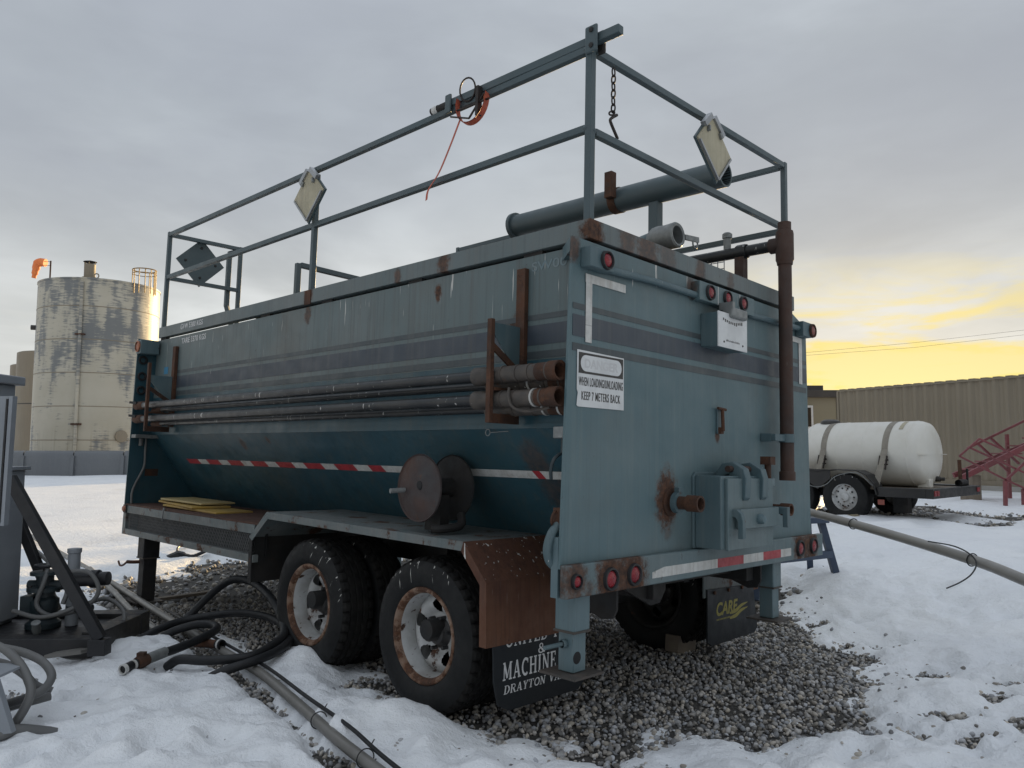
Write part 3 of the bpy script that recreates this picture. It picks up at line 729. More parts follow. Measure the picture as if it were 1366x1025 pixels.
# ---- wheels: dual pairs, two axles, both sides
def wheel_meshes():
    n = 96; hw = .105
    side = [(.222, -hw + .018), (.236, -hw + .004), (.262, -hw - .004), (.30, -hw - .006), (.330, -hw - .001), (.352, -hw + .010)]
    tr_ = [(.352, -hw + .010), (.366, -hw + .020)]
    ty = MB(); ty.lathe(side, (0, 0, 0), (1, 0, 0), 64)
    ty.lathe([(r, -x) for r, x in side], (0, 0, 0), (1, 0, 0), 64)
    gr = [-.055, -.019, .019, .055]; prof = [(.350, -hw + .0095), (.366, -hw + .020)]
    for g in gr: prof += [(.372, g - .007), (.360, g - .004), (.360, g + .004), (.372, g + .007)]
    prof += [(.366, hw - .020), (.350, hw - .0095)]
    td = MB(); td.lathe(prof, (0, 0, 0), (1, 0, 0), 160)
    cnt = 160; V = td.v
    for i, (r, xx) in enumerate(prof):
        if r > .361:
            edge = i in (1, len(prof) - 2, 2, len(prof) - 3)
            for k in range(cnt):
                low = (k % 4 == 0) if edge else (k % 5 == (i % 5))
                if low:
                    px, py, pz = V[i * cnt + k]; q = (.352 if edge else .365) / math.hypot(py, pz); V[i * cnt + k] = (px, py * q, pz * q)
    lip = MB().lathe([(.198, -hw + .030), (.205, -hw + .012), (.214, -hw + .004), (.226, -hw + .004), (.231, -hw + .012), (.226, -hw + .026)], (0, 0, 0), (1, 0, 0), 64)
    rim = MB().lathe([(.198, -hw + .030), (.192, -hw + .05), (.190, -hw + .118)], (0, 0, 0), (1, 0, 0), 64)
    rim.lathe([(.198, hw - .03), (.192, hw - .06), (.190, -hw + .118)], (0, 0, 0), (1, 0, 0), 48)
    # dished disc with hand holes
    nr, na = 20, 150; V = []; F = []
    for i in range(nr + 1):
        r = .072 + (.1905 - .072) * i / nr; xx = -hw + .118 - .030 * math.sin(math.pi * min(1, (1 - i / nr) * 1.25)) * 1.0
        for k in range(na): V.append((xx, r * math.cos(2 * math.pi * k / na), r * math.sin(2 * math.pi * k / na)))
    for i in range(nr):
        r = .072 + (.1905 - .072) * (i + .5) / nr
        for k in range(na):
            th = 2 * math.pi * (k + .5) / na; py, pz = r * math.cos(th), r * math.sin(th)
            if any((py - .135 * math.cos(a)) ** 2 + (pz - .135 * math.sin(a)) ** 2 < .034 ** 2 for a in [2 * math.pi * j / 5 + .5 for j in range(5)]): continue
            F.append((i * na + k, i * na + (k + 1) % na, (i + 1) * na + (k + 1) % na, (i + 1) * na + k))
    rim.add(V, F)
    hub = MB().lathe([(.0, -hw + .040), (.020, -hw + .040), (.026, -hw + .034), (.030, -hw + .034), (.034, -hw + .044), (.036, -hw + .08), (.052, -hw + .086), (.060, -hw + .105), (.074, -hw + .115), (.074, -hw + .14), (0, -hw + .14)], (0, 0, 0), (1, 0, 0), 32)
    for j in range(6):
        a = 2 * math.pi * j / 6; hub.lathe([(0, -hw + .085), (.010, -hw + .085), (.010, -hw + .125)], (0, .062 * math.cos(a) * 1.3, .062 * math.sin(a) * 1.3), (1, 0, 0), 6)
    return [('tyre', ty.mesh('tyre', 50), 'tyre'), ('tread', td.mesh('tread', 40), 'tread'), ('rim_lip', lip.mesh('rim_lip', 60), 'rimrust'), ('rim', rim.mesh('rim', 50), 'rimwhite'), ('hub', hub.mesh('hub', 40), 'hub')]
WM = wheel_meshes()
for nm, me, m_ in WM: me.materials.append(M[m_])
def wheel(x, y, flip, spin):
    w = bpy.data.objects.new('wheel', WM[0][1]); C.objects.link(w); w.parent = tr
    w.location = Vector((x, y, -.315)) - BASE[tr.name]; w.rotation_euler = (spin, 0, math.pi if flip else 0); w.scale = (1.10, 1.035, 1.035)
    for nm, me, m_ in WM[1:]:
        c = bpy.data.objects.new(nm, me); C.objects.link(c); c.parent = w
        if x > .2 and nm in ('rim', 'rim_lip'): c.material_slots[0].link = 'OBJECT'; c.material_slots[0].material = M['chassis']  # inner and far-side rims coloured black to stand in for shade under the trailer
for (x, flip) in ((.165, 0), (.415, 1), (2.435, 1), (2.185, 0)):
    wheel(x, .94, flip, -.15 if x < .2 else random.random()); wheel(x, 2.01, flip, .62 if x < .2 else random.random())
# ---- mud flaps
fl = part(tr, 'mud_flap', MB().prism([(.045, -.20), (.70, -.20), (.70, -.55), (.66, -.578), (.16, -.578), (.09, -.545), (.06, -.44)], 1, .428, .438), 'flap')
part(fl, 'lettering', serif_mb('UNITED TRUCK', (.125, .4276, -.292), (1, 0, 0), (0, 0, 1), .60, .062), 'white')
part(fl, 'lettering', serif_mb('&', (.35, .4276, -.352), (1, 0, 0), (0, 0, 1), .06, .046), 'white')
part(fl, 'lettering', serif_mb('MACHINE LTD', (.112, .4276, -.438), (1, 0, 0), (0, 0, 1), .56, .080), 'white')
part(fl, 'lettering', serif_mb('DRAYTON VALLEY', (.120, .4276, -.500), (1, 0, 0), (0, 0, 1), .54, .038, slant=.12), 'white')
FX = 1.90
fr = part(tr, 'mud_flap', MB().prism([(FX, -.21), (2.50, -.23), (2.56, -.52), (2.52, -.55), (FX + .06, -.56), (FX, -.53)], 1, .405, .415), 'flap')
part(tr, 'flap_hanger', MB().box(FX - .03, 2.47, .416, .424, -.26, -.08), 'fender')
for k in range(3): part(fr, 'bolt', MB().lathe([(.012, 0), (.012, .010), (0, .012)], (FX + .08 + .18 * k, .405, -.235), (0, -1, 0), 8), 'rust')
part(fr, 'lettering', text_mb('CARE', (FX + .10, .4046, -.385), (1, 0, 0), (.16, 0, 1), .27, .085, bold=.03), 'careprint')
def swoosh(mb, z0):
    P = [Vector((FX + .28, .4042, z0)), Vector((FX + .36, .4042, z0 + .008)), Vector((FX + .43, .4042, z0 + .032)), Vector((FX + .52, .4042, z0 + .045))]
    P = smooth_path(P, 6); n = len(P); tk = [.013 * math.sin(math.pi * (i / (n - 1)) * .8 + .5) for i in range(n)]
    mb.add([p + Vector((0, 0, k)) for p, k in zip(P, tk)] + [p - Vector((0, 0, k)) for p, k in zip(P, tk)], [(i, i + 1, n + i + 1, n + i) for i in range(n - 1)])
sw = MB(); swoosh(sw, -.415); swoosh(sw, -.384); part(fr, 'emblem', sw, 'careprint', smooth=0)
tinyb = MB()
for k in range(10): tinyb.box(FX + .11 + .018 * k, FX + .121 + .018 * k, .4040, .4046, -.412, -.402)
part(fr, 'lettering', tinyb, 'careprint')
# ---- bumper, lamps, tape
part(tr, 'bumper', MB().box(-.002, 2.60, -.035, -.0005, .0, .138), 'bumper', .006)
YB = -.0352
def round_lamp(parent, cx, y, cz, r, m='lens', ring='rubber', plate=None, d=.016):
    lp = part(parent, 'lamp', MB().lathe([(r * .86, 0.0), (r * 1.06, d), (r * 1.22, d * .9), (r * 1.3, 0)], (cx, y, cz), (0, -1, 0), 28), ring)
    part(lp, 'lens', MB().lathe([(0, d * .95), (r * .5, d * .9), (r * .82, d * .6), (r * .9, d * .35)], (cx, y, cz), (0, -1, 0), 28), m)
    return lp
for cx, cz, r in ((.062, .069, .026), (.30, .058, .040), (.478, .062, .040), (2.245, .066, .040), (2.441, .070, .040)): round_lamp(tr, cx, YB, cz, r)
tx = [(.627, 1.234, 'tapewhite'), (1.234, 1.519, 'tapered'), (1.519, 1.755, 'tapewhite'), (1.755, 1.982, 'tapered'), (1.982, 2.122, 'tapewhite')]
for a, b, m_ in tx:
    poly = [(a, .030), (b, .030), (b, .076), (a, .076)] if a > .63 else [(a, .030), (b, .030), (b, .076), (a + .10, .076), (a, .058)]
    part(tr, 'reflective_tape', MB().prism(poly, 1, YB - .001, YB), m_)
# long tape on the hopper side, following its slope
sl_n = Vector((-.598, 0, -.44)).normalized(); sl_u = Vector((.44, 0, -.598)).normalized()
def on_slope(y, s, off): return Vector((XL, y, .728)) + sl_u * s + sl_n * off
y = 4.48; k = 0
segs = []
while y > 2.0:
    L = .22 if k % 2 == 0 else .155
    segs.append((y, y - L, 'tapered' if k % 2 == 0 else 'tapewhite')); y -= L; k += 1
for L, m_ in ((.14, 'tapered'), (.55, 'tapewhite'), (.07, 'tapered'), (.62, 'tapewhite'), (.05, 'tapered'), (.22, 'tapewhite'), (.05, 'tapered'), (.16, 'tapewhite'), (.06, 'tapered')):
    if y - L < .02: break
    segs.append((y, y - L, m_)); y -= L
for a, b, m_ in segs:
    sk_ = .022
    V = [on_slope(a, .262, .0015), on_slope(b, .262, .0015), on_slope(b - sk_, .308, .0015), on_slope(a - sk_, .308, .0015)]
    part(tr, 'reflective_tape', MB().add(V + [v - sl_n * .0012 for v in V], [(0, 1, 2, 3), (4, 7, 6, 5), (0, 4, 5, 1), (1, 5, 6, 2), (2, 6, 7, 3), (3, 7, 4, 0)]), m_, smooth=0)
# ---- rear panel furniture
lb = part(tr, 'lamp_box', MB().box(.105, .275, -.058, -.0004, 1.420, 1.512), 'steelblue', .004); round_lamp(lb, .218, -.0582, 1.465, .034)
lb = part(tr, 'lamp_box', MB().box(1.035, 1.64, -.050, -.0004, 1.428, 1.530), 'rear', .004)
for cx in (1.135, 1.320, 1.500): round_lamp(lb, cx, -.0502, 1.480, .033)
lb = part(tr, 'lamp_box', MB().box(2.30, 2.43, -.055, -.0004, 1.405, 1.50), 'steelblue', .004); round_lamp(lb, 2.43, -.0553, 1.452, .036, 'lensdark', 'rust')
part(tr, 'conduit', MB().tube([(.275, -.022, 1.440), (.64, -.022, 1.455), (1.06, -.022, 1.455)], .017, 12), 'steelblue')
part(tr, 'conduit', MB().tube([(1.62, -.022, 1.44), (2.0, -.022, 1.45), (2.32, -.022, 1.455)], .017, 12), 'steelblue')
for p in ((.139, .439, 1.362, 1.400), (2.20, 2.39, 1.365, 1.40)): part(tr, 'marking_tape', MB().box(p[0], p[1], -.0046, -.0034, p[2], p[3]), 'tapewhite')
for p in ((.142, .186, 1.170, 1.3616), (.142, .186, 1.092, 1.1685), (2.342, 2.39, 1.10, 1.364)): part(tr, 'marking_tape', MB().box(p[0], p[1], -.0046, -.0034, p[2], p[3]), 'tapewhite')
sg = part(tr, 'warning_sign', MB().prism([(.088, .81), (.098, .805), (.432, .808), (.430, 1.050), (.088, 1.054), (.088, .88), (.096, .865), (.092, .845)], 1, -.004, -.0024), 'signwhite')
part(sg, 'header', MB().box(.098, .424, -.0048, -.0041, .952, 1.044), 'black')
ov = [(.147 + .036 * math.cos(a), .998 + .036 * math.sin(a)) for a in np.linspace(math.pi / 2, 3 * math.pi / 2, 12)] + [(.375 + .036 * math.cos(a), .998 + .036 * math.sin(a)) for a in np.linspace(-math.pi / 2, math.pi / 2, 12)]
part(sg, 'oval', MB().prism(ov, 1, -.0056, -.0049), 'signwhite')
part(sg, 'lettering', text_mb('DANGER', (.138, -.0057, .977), (1, 0, 0), (0, 0, 1), .246, .042, bold=.03, th=.0004), 'ghost')
part(sg, 'lettering', text_mb('WHEN LOADING/UNLOADING', (.100, -.0042, .898), (1, 0, 0), (0, 0, 1), .322, .038, bold=.006, gap=1.16), 'black')
part(sg, 'lettering', text_mb('KEEP 7 METERS BACK', (.120, -.0042, .836), (1, 0, 0), (0, 0, 1), .282, .038, bold=.006, gap=1.16), 'black')
bx = part(tr, 'document_box', MB().box(1.125, 1.435, -.10, -.0004, 1.190, 1.372), 'steelblue', .004)
part(bx, 'lid', MB().box(1.122, 1.438, -.108, -.1002, 1.187, 1.376), 'signwhite', .002)
for k in range(11):
    cx = 1.17 + .020 * k; zz = 1.345 - .00095 * (k - 5) * 0 - .012 * math.sin(math.pi * k / 10)
    part(bx, 'worn_lettering', MB().box(cx, cx + .011, -.1088, -.1082, zz - .008 * random.random() - .012, zz), 'black')
for k in range(14): part(bx, 'worn_lettering', MB().box(1.205 + .0105 * k, 1.205 + .0105 * k + .003 + .004 * random.random(), -.1088, -.1082, 1.222, 1.229 + .004 * random.random()), 'black')
for cx in (1.18, 1.385): part(bx, 'rivet', MB().lathe([(.006, 0), (.005, .003), (0, .004)], (cx, -.108, 1.217), (0, -1, 0), 8), 'black')
pl_ = part(tr, 'plate_light', MB().box(1.235, 1.40, -.135, -.06, 1.355, 1.412), 'galv', .012); part(pl_, 'bracket', MB().box(1.235, 1.26, -.13, -.05, 1.40, 1.44), 'galv')
la = part(tr, 'latch', MB().box(1.285, 1.318, -.012, -.0004, .735, .872), 'steelblue', .003)
part(la, 'latch_arm', MB().tube([(1.262, -.026, .872), (1.345, -.026, .868)], .008, 8).tube([(1.302, -.03, .868), (1.302, -.034, .75)], .010, 8).box(1.288, 1.316, -.03, -.012, .735, .77), 'rust')
# drain pipe down the right of the panel with its tee and bracket
DX, DY = 1.975, -.085
part(tr, 'drain_pipe', MB().tube([(DX, DY, 1.84), (DX, DY, .53)], .040, 20), 'rustpipe')
part(tr, 'drain_collar', MB().lathe([(.0, 0), (.047, 0), (.047, .05), (.041, .055)], (DX, DY, .485), (0, 0, 1), 20), 'rustpipe')
tee = MB().lathe([(0, .265), (.040, .265), (.040, .215), (.050, .21), (.054, .19), (.054, .03), (.049, .02), (.046, .0)], (DX, DY, 1.795), (0, 0, 1), 20).tube([(DX, DY, 1.925), (DX, DY + .09, 1.925)], .048, 18)
part(tr, 'pipe_tee', tee, 'rustpipe')
part(tr, 'overhead_pipe', MB().tube([(DX, DY + .08, 1.925), (DX, .62, 1.925)], .036, 16).lathe([(.044, 0), (.048, .01), (.048, .06), (.044, .07)], (DX, .16, 1.925), (0, 1, 0), 16), 'darkpipe')
part(tr, 'pipe_post', MB().box(DX - .03, DX + .03, .175, .235, 1.6, 1.89), 'rustpipe')
part(tr, 'vent_cap', MB().lathe([(.024, 0), (.024, .075), (.032, .078), (.032, .105), (.02, .115), (0, .115)], (DX, .30, 1.955), (0, 0, 1), 16), 'galv')
gm = MB()
for k in range(8): gm.bar((1.86 + .0, .26 + .045 * k, 1.66), (1.86, .26 + .045 * k, 1.86), .004, .004)
for k in range(5): gm.bar((1.86, .26, 1.68 + .042 * k), (1.86, .575, 1.68 + .042 * k), .004, .004)
part(tr, 'guard_grille', gm, 'grate')
part(tr, 'pipe_bracket', MB().box(1.80, 1.94, DY - .010, DY + .015, .715, .755).box(1.80, 1.835, DY + .0152, -.0004, .712, .758), 'steelblue', .003)
part(tr, 'pipe_clamp', MB().lathe([(.041, 0), (.048, 0), (.048, .05), (.041, .05)], (DX, DY, .71), (0, 0, 1), 20, closed=True).box(DX + .045, DX + .085, DY - .012, DY + .012, .712, .758), 'steelblue')
# outlet hatch
hb = part(tr, 'outlet_hatch', MB().prism([(1.03, .142), (1.03, .505), (1.055, .528), (1.60, .528), (1.66, .50), (1.66, .142)], 1, -.014, -.0004), 'steelblue', .002)
part(hb, 'chute', MB().box(1.045, 1.56, -.16, -.0145, .145, .512), 'steelblue', .004)
part(hb, 'door_plate', MB().box(1.085, 1.585, -.178, -.1605, .140, .500), 'bumper', .003)
part(hb, 'clamp_strip', MB().box(1.165, 1.60, -.205, -.1785, .245, .345), 'bumper', .003)
part(hb, 'clamp_hook', MB().prism([(-.02, .345), (-.20, .345), (-.225, .325), (-.235, .29), (-.235, .20), (-.206, .20), (-.206, .285), (-.19, .305), (-.02, .305)], 0, 1.13, 1.162), 'steelblue', .003)
part(hb, 'clamp_hook', MB().prism([(-.02, .345), (-.235, .345), (-.235, .235), (-.206, .235), (-.206, .305), (-.02, .305)], 0, 1.640, 1.672).prism([(1.64, .15), (1.73, .15), (1.77, .19), (1.77, .345), (1.735, .345), (1.735, .20), (1.64, .20)], 1, -.04, -.015), 'steelblue', .003)
part(hb, 'bolt', MB().lathe([(.0, .035), (.02, .032), (.026, .018), (.026, 0)], (1.365, -.205, .29), (0, -1, 0), 12), 'leg')
for x in (1.235, 1.43): part(hb, 'hinge_arm', MB().prism([(-.010, .50), (-.06, .575), (-.12, .585), (-.185, .55), (-.20, .50), (-.195, .40), (-.1786, .385), (-.165, .47), (-.10, .52)], 0, x, x + .06), 'steelblue', .004)
part(hb, 'hinge_pin', MB().rod((1.20, -.115, .548), (1.515, -.115, .548), .017, 14), 'rustpipe')
part(hb, 'screw', MB().rod((1.585, -.15, .30), (1.585, -.15, .60), .018, 12).box(1.555, 1.615, -.18, -.12, .575, .62), 'rust')
part(hb, 'screw_block', MB().box(1.56, 1.62, -.175, -.12, .46, .50), 'leg', .003)
st = part(tr, 'outlet_stub', MB().lathe([(.07, 0), (.07, .008), (.032, .008), (.032, .10), (.040, .10), (.040, .17), (.030, .17), (.030, .05), (0, .05)], (.835, -.0004, .378), (0, -1, 0), 24), 'rust')
part(st, 'clamp_ring', MB().lathe([(.033, .03), (.052, .03), (.052, .055), (.033, .055)], (.835, 0, .378), (0, -1, 0), 20, closed=True).box(.825, .86, -.055, -.03, .425, .452), 'steelblue')
part(tr, 'outlet_stub', MB().lathe([(.028, 0), (.028, .08), (.036, .08), (.036, .14), (.026, .14), (.026, .03), (0, .03)], (1.90, -.0004, .318), (0, -1, 0), 22), 'rust')
# stabiliser legs
def leg(x, y, zb, zt=-.0004, w=.17, lm='leg'):
    l_ = part(tr, 'stabiliser_leg', MB().box(x, x + w, y, y + w, -.155 if zb > -.4 else -.30, zt), lm, .006)
    zz = -.155 if zb > -.4 else -.30
    part(l_, 'inner_leg', MB().box(x + .012, x + w - .012, y + .012, y + w - .012, zb + .012, zz - .0004), lm, .004)
    part(l_, 'collar', MB().box(x - .004, x + w + .004, y - .004, y + w + .004, zz - .004, zz + .006), 'footplate')
    part(l_, 'foot_plate', MB().box(x - .045, x + w + .045, y - .045, y + w + .045, zb, zb + .0100), 'footplate')
    return l_
l1 = leg(.103, .004, -.335, w=.108); part(l1, 'bolt_hole', MB().lathe([(0, .002), (.020, .002), (.026, 0)], (.140, .0158, -.262), (0, -1, 0), 20), 'dark')
part(l1, 'lock_pin', MB().rod((-.02, .06, -.205), (.11, .06, -.205), .009, 10).lathe([(.016, 0), (.02, .012), (.016, .03)], (.088, .06, -.205), (1, 0, 0), 12), 'steelblue')
leg(1.962, .004, -.345, w=.108)
fl_ = leg(.03, 4.47, -.655, -.131, .13, 'chassis')
part(fl_, 'crank_hook', MB().tube(smooth_path([(.03, 4.53, -.33), (-.02, 4.55, -.33), (-.05, 4.59, -.33)], 4), .014, 10).tube(smooth_path([(-.05, 4.59, -.33), (-.06, 4.64, -.36), (-.06, 4.71, -.37), (-.06, 4.75, -.34)], 6), .008, 8), 'rust')
leg(2.42, 4.30, -.655, -.131, .15)
# ---- side racks and what is bolted beside them
def rack(y, zt):
    rk = part(tr, 'pipe_rack', MB().box(-.052, -.028, y - .014, y + .014, .735, 1.215 if zt > 1.47 else 1.30), 'rust', .002)
    part(rk, 'gusset_plate', MB().prism([(-.027, 1.20), (.149, 1.20), (.149, .99), (.115, 1.0), (.06, 1.06), (-.027, 1.15)], 1, y - .004, y + .004), 'steelblue')
    part(rk, 'brace', MB().bar((-.027, y, 1.09), (.149, y, .98), .012, .03), 'rust')
    part(rk, 'wall_bar', MB().box(.150, .1776, y - .028, y + .028, .78, zt), 'rust', .002)
    part(rk, 'base_plate', MB().box(-.027, .149, y - .010, y + .010, .735, .778), 'rust')
    part(rk, 'saddle', MB().box(-.027, .149, y - .02, y + .02, .884, .898), 'rust')
    return rk
rack(.405, 1.488); rack(4.43, 1.46)
part(tr, 'front_lamp_box', MB().box(.005, .165, YF - .10, YF - .0005, 1.415, 1.535), 'steelblue', .005)
part(tr, 'side_lamp', MB().lathe([(.046, 0), (.05, .012), (.040, .016)], (.0048, YF - .05, 1.475), (-1, 0, 0), 20).lathe([(0, .012), (.03, .010), (.040, .004)], (.0048, YF - .05, 1.475), (-1, 0, 0), 20), 'orange_lens')
for zz in (1.365, 1.222, 1.10): part(tr, 'ring_bolt', MB().torus((.066, YF - .012, zz), (0, 1, 0), .030, .010, 20, 8), 'dark')
part(tr, 'shelf_bracket', MB().box(.015, .30, YF - .10, YF - .0005, .685, .715), 'galv', .003)
part(tr, 'cable_conduit', MB().tube(smooth_path([(.13, YF - .03, .684), (.13, YF - .03, .58), (.128, YF - .03, .44), (.07, YF - .03, .30), (.045, YF - .03, .22), (.045, YF - .03, .125)], 6), .010, 8).lathe([(.018, 0), (.018, .06)], (.09, YF - .03, .62), (0, 0, 1), 10), 'cable')
part(tr, 'data_plate', MB().box(.15, .26, YF - .004, YF - .0005, .36, .42), 'rust')
part(tr, 'sticker', MB().box(XL - .0028, XL - .0004, 4.60, 4.68, 1.24, 1.30), 'socket_blue')
part(tr, 'socket_box', MB().box(.02, .12, .013, .07, .665, .715), 'galv', .004)
part(tr, 'coupling_lever', MB().rod((.075, .045, .6645), (.075, .045, .60), .020, 12).tube(smooth_path([(.05, .05, .60), (.02, .06, .575), (.012, .07, .53), (.02, .075, .49)], 5), .008, 8), 'pump')
gp = part(tr, 'grip_handle', MB().tube(smooth_path([(.035, .04, .30), (.0, .05, .26), (-.012, .06, .20), (.002, .06, .15), (.03, .05, .125), (.05, .03, .12)], 7), [.012] * 3 + [.022] * 36 + [.02] * 3 if False else .020, 12), 'steelblue')
part(gp, 'shackle', MB().torus((.02, .05, .325), (0, 1, .2), .02, .006, 16, 6, 1.6).box(.02, .06, .02, .06, .27, .37), 'rust')
part(tr, 'corner_post', MB().box(.0, .05, .0125, .05, .0, .25), 'leg')
part(tr, 'wire_loop', MB().torus((.165, .62, .70), (1, 0, 0), .016, .0025, 16, 6).tube([(.165, .60, .70), (.165, .48, .705)], .0025, 6), 'galv')
rl = part(tr, 'hose_reel', MB().lathe([(.05, 0), (.05, .24)], (.05, .99, .415), (1, 0, 0), 24), 'chassis')
for x in (.045, .265):
    part(rl, 'reel_flange', MB().lathe([(.0, -.003), (.05, -.012), (.12, -.006), (.166, 0), (.172, -.006), (.175, .002), (.170, .008), (.16, .006), (0, .006)], (x, .99, .415), (1, 0, 0), 40), 'reelrust' if x < .1 else 'chassis')
part(rl, 'crank_grip', MB().tube([(.04, 1.10, .40), (-.04, 1.12, .395)], .013, 12), 'galv')
part(rl, 'hub_hole', MB().lathe([(0, .014), (.02, .014), (.028, .004)], (.045, .975, .43), (-1, 0, 0), 14), 'dark')
part(rl, 'reel_stand', MB().box(.14, .20, .93, 1.05, .196, .38).tube(smooth_path([(.06, .90, .215), (.10, .86, .215), (.20, .84, .23), (.24, .88, .28)], 5), .022, 10), 'chassis')
# ---- lettering on the side
part(tr, 'lettering', text_mb('GVW 5300 KGS', (.1646, 4.36, 1.598), (0, -1, 0), (0, 0, 1), .42, .044, bold=.012, gap=1.06), 'white')
part(tr, 'lettering', text_mb('TARE 3370 KGS', (XL - .0004, 4.36, 1.478), (0, -1, 0), (0, 0, 1), .46, .046, bold=.012, gap=1.06), 'white')
part(tr, 'faded_lettering', text_mb('SW00', (XL - .0004, .36, 1.470), (0, -1, 0), (0, 0, 1), .22, .045, bold=.01), 'ghostblue')
# ---- railings on top
def post(x, y, z0, z1, w=.034): part(tr, 'railing_post', MB().box(x - w / 2, x + w / 2, y - w / 2, y + w / 2, z0, z1), 'rail', .003)
def rail(a, b, w=.034): part(tr, 'rail', MB().bar(a, b, w, w), 'rail', .003)
YP = .027
post(.193, YP, ZR1, 2.505, .036); post(2.222, YP, ZR1, 2.545); post(.195, 4.795, ZR1, 2.53); post(.195, 2.37, ZR1, 2.46); post(2.222, 3.2, ZR1, 2.545)
rail((.193, YP + .019, 2.478), (.195, 4.77, 2.505)); rail((.193, YP + .019, 2.098), (.195, 4.77, 2.115))
rail((.222, YP, 2.478), (2.196, YP, 2.52)); rail((.222, YP, 2.085), (2.196, YP, 2.105))
rail((2.222, YP + .026, 2.52), (2.222, 3.175, 2.52)); rail((2.222, YP + .026, 2.09), (2.222, 3.175, 2.09))
rail((.222, 4.795, 2.505), (.845, 4.795, 2.515), .034); rail((.222, 4.795, 2.112), (.845, 4.795, 2.115), .034)
part(tr, 'railing_post', MB().box(.845, .879, 4.778, 4.812, 1.60, 2.535), 'rail', .003)
part(tr, 'gate_leg', MB().bar((.77, 4.83, 2.45), (.77, 4.83, 1.95), .04, .04).bar((.77, 4.83, 1.96), (.83, 4.76, 1.66), .04, .04).bar((.76, 4.83, 2.46), (.85, 4.82, 2.50), .04, .04), 'rail', .003)
part(tr, 'ladder_hoop', MB().bar((.62, 3.30, 1.60), (.62, 3.30, 2.085), .04, .04).bar((.64, 3.30, 2.075), (1.45, 3.30, 2.06), .04, .04), 'rail', .003)
part(tr, 'post_patch', MB().box(.1605, .1645, 2.325, 2.40, 1.56, 1.655), 'rust')
def weld(x, y, z, r=.024):
    part(tr, 'weld_bead', MB().lathe([(0, -r * .8), (r * .7, -r * .6), (r, -.1 * r), (r * .92, .35 * r), (r * .5, .75 * r), (0, .8 * r)], (x, y, z), (.15, .1, 1), 10), 'rail')
for zz in (2.478, 2.098): weld(.193, YP + .016, zz); weld(.195, 2.37, zz + .012, .025); weld(.195, 4.785, zz + .02)
for zz in (2.478, 2.085): weld(.205, YP, zz)
for zz in (2.52, 2.10): weld(2.214, YP + .006, zz)
# spare box tube carried on the left top rail, held by clamp plates
part(tr, 'carried_tube', MB().bar((.185, 1.02, 2.517), (.205, -.135, 2.520), .040, .040), 'rail', .003)
part(tr, 'clamp_plate', MB().box(.160, .175, -.030, .040, 2.445, 2.575), 'rail', .012); part(tr, 'clamp_plate', MB().box(.224, .245, -.025, .03, 2.46, 2.575), 'chassis', .01)
for zz in (2.55, 2.475): part(tr, 'bolt', MB().lathe([(.012, 0), (.012, .006), (0, .008)], (.160, 0, zz), (-1, 0, 0), 8), 'chassis')
part(tr, 'clamp_plate', MB().box(.150, .166, .97, 1.015, 2.455, 2.56), 'rail', .006)
part(tr, 'carried_rod', MB().tube([(.190, .95, 2.525), (.184, 1.16, 2.520)], .022, 14), 'chassis')
part(tr, 'white_wrap', MB().lathe([(.024, 0), (.024, .04)], (.1855, 1.105, 2.5215), (-.02, 1, -.02), 16), 'tapewhite')
# placards
def placard(c, u, v, n, h, board, front=True, tilt=0.):
    """diamond holder: c centre, u/v in-plane unit axes, n facing"""
    c, u, v, n = Vector(c), Vector(u), Vector(v), Vector(n)
    def dm(k, o0, o1):
        P = [v * -k, u * k, v * k, u * -k]
        if k < h: P = [v * -k, u * k, u * .18 * k + v * k * .82, v * k * .95, u * -.2 * k + v * .8 * k, u * -k]
        m_ = MB(); N = len(P)
        m_.add([c + p + n * o0 for p in P] + [c + p + n * o1 for p in P], [tuple(range(N)), tuple(range(2 * N - 1, N - 1, -1))] + [(i, N + i, N + (i + 1) % N, (i + 1) % N) for i in range(N)])
        return m_
    a = part(tr, 'placard_holder', dm(h, 0, .012), 'rail', smooth=0)
    if board:
        part(a, 'placard_board', dm(h * .93, .0122, .022), 'cream', smooth=0)
        for s_ in (-1, 1):
            p0 = c + u * (h * .52 * s_) + v * (h * .50); p1 = c + u * (h * .08 * s_) + v * (h * .90)
            part(a, 'edge_trim', MB().bar(p0 + n * .02, p1 + n * .02, .03, .03), 'alu')
            part(a, 'clip', MB().bar(c + u * (h * .30 * s_) + v * h * .52 + n * .026, c + u * (h * .36 * s_) + v * h * .36 + n * .030, .022, .014), 'galv')
        for s_ in (-1, 1): part(a, 'lower_trim', MB().bar(c + u * (h * .86 * s_) + v * (-.04 * h) + n * .024, c + v * (-h * .90) + n * .024, .014, .012), 'alu')
    else:
        for q in (u * .62 * h, u * -.62 * h, v * .62 * h, v * -.62 * h): part(a, 'bolt', MB().lathe([(.012, 0), (.012, .006), (0, .008)], c + q, -n, 8), 'chassis')
    return a
placard((1.225, -.012, 2.312), (.999, 0, -.04), (-.17, 0, .985), (0, -1, 0), .195, True)
placard((.155, 2.37, 2.300), (0, -1, 0), (0, 0, 1), (-1, 0, 0), .195, True)
placard((.50, 4.83, 2.315), (1, 0, 0), (0, 0, 1), (0, 1, 0), .225, False)
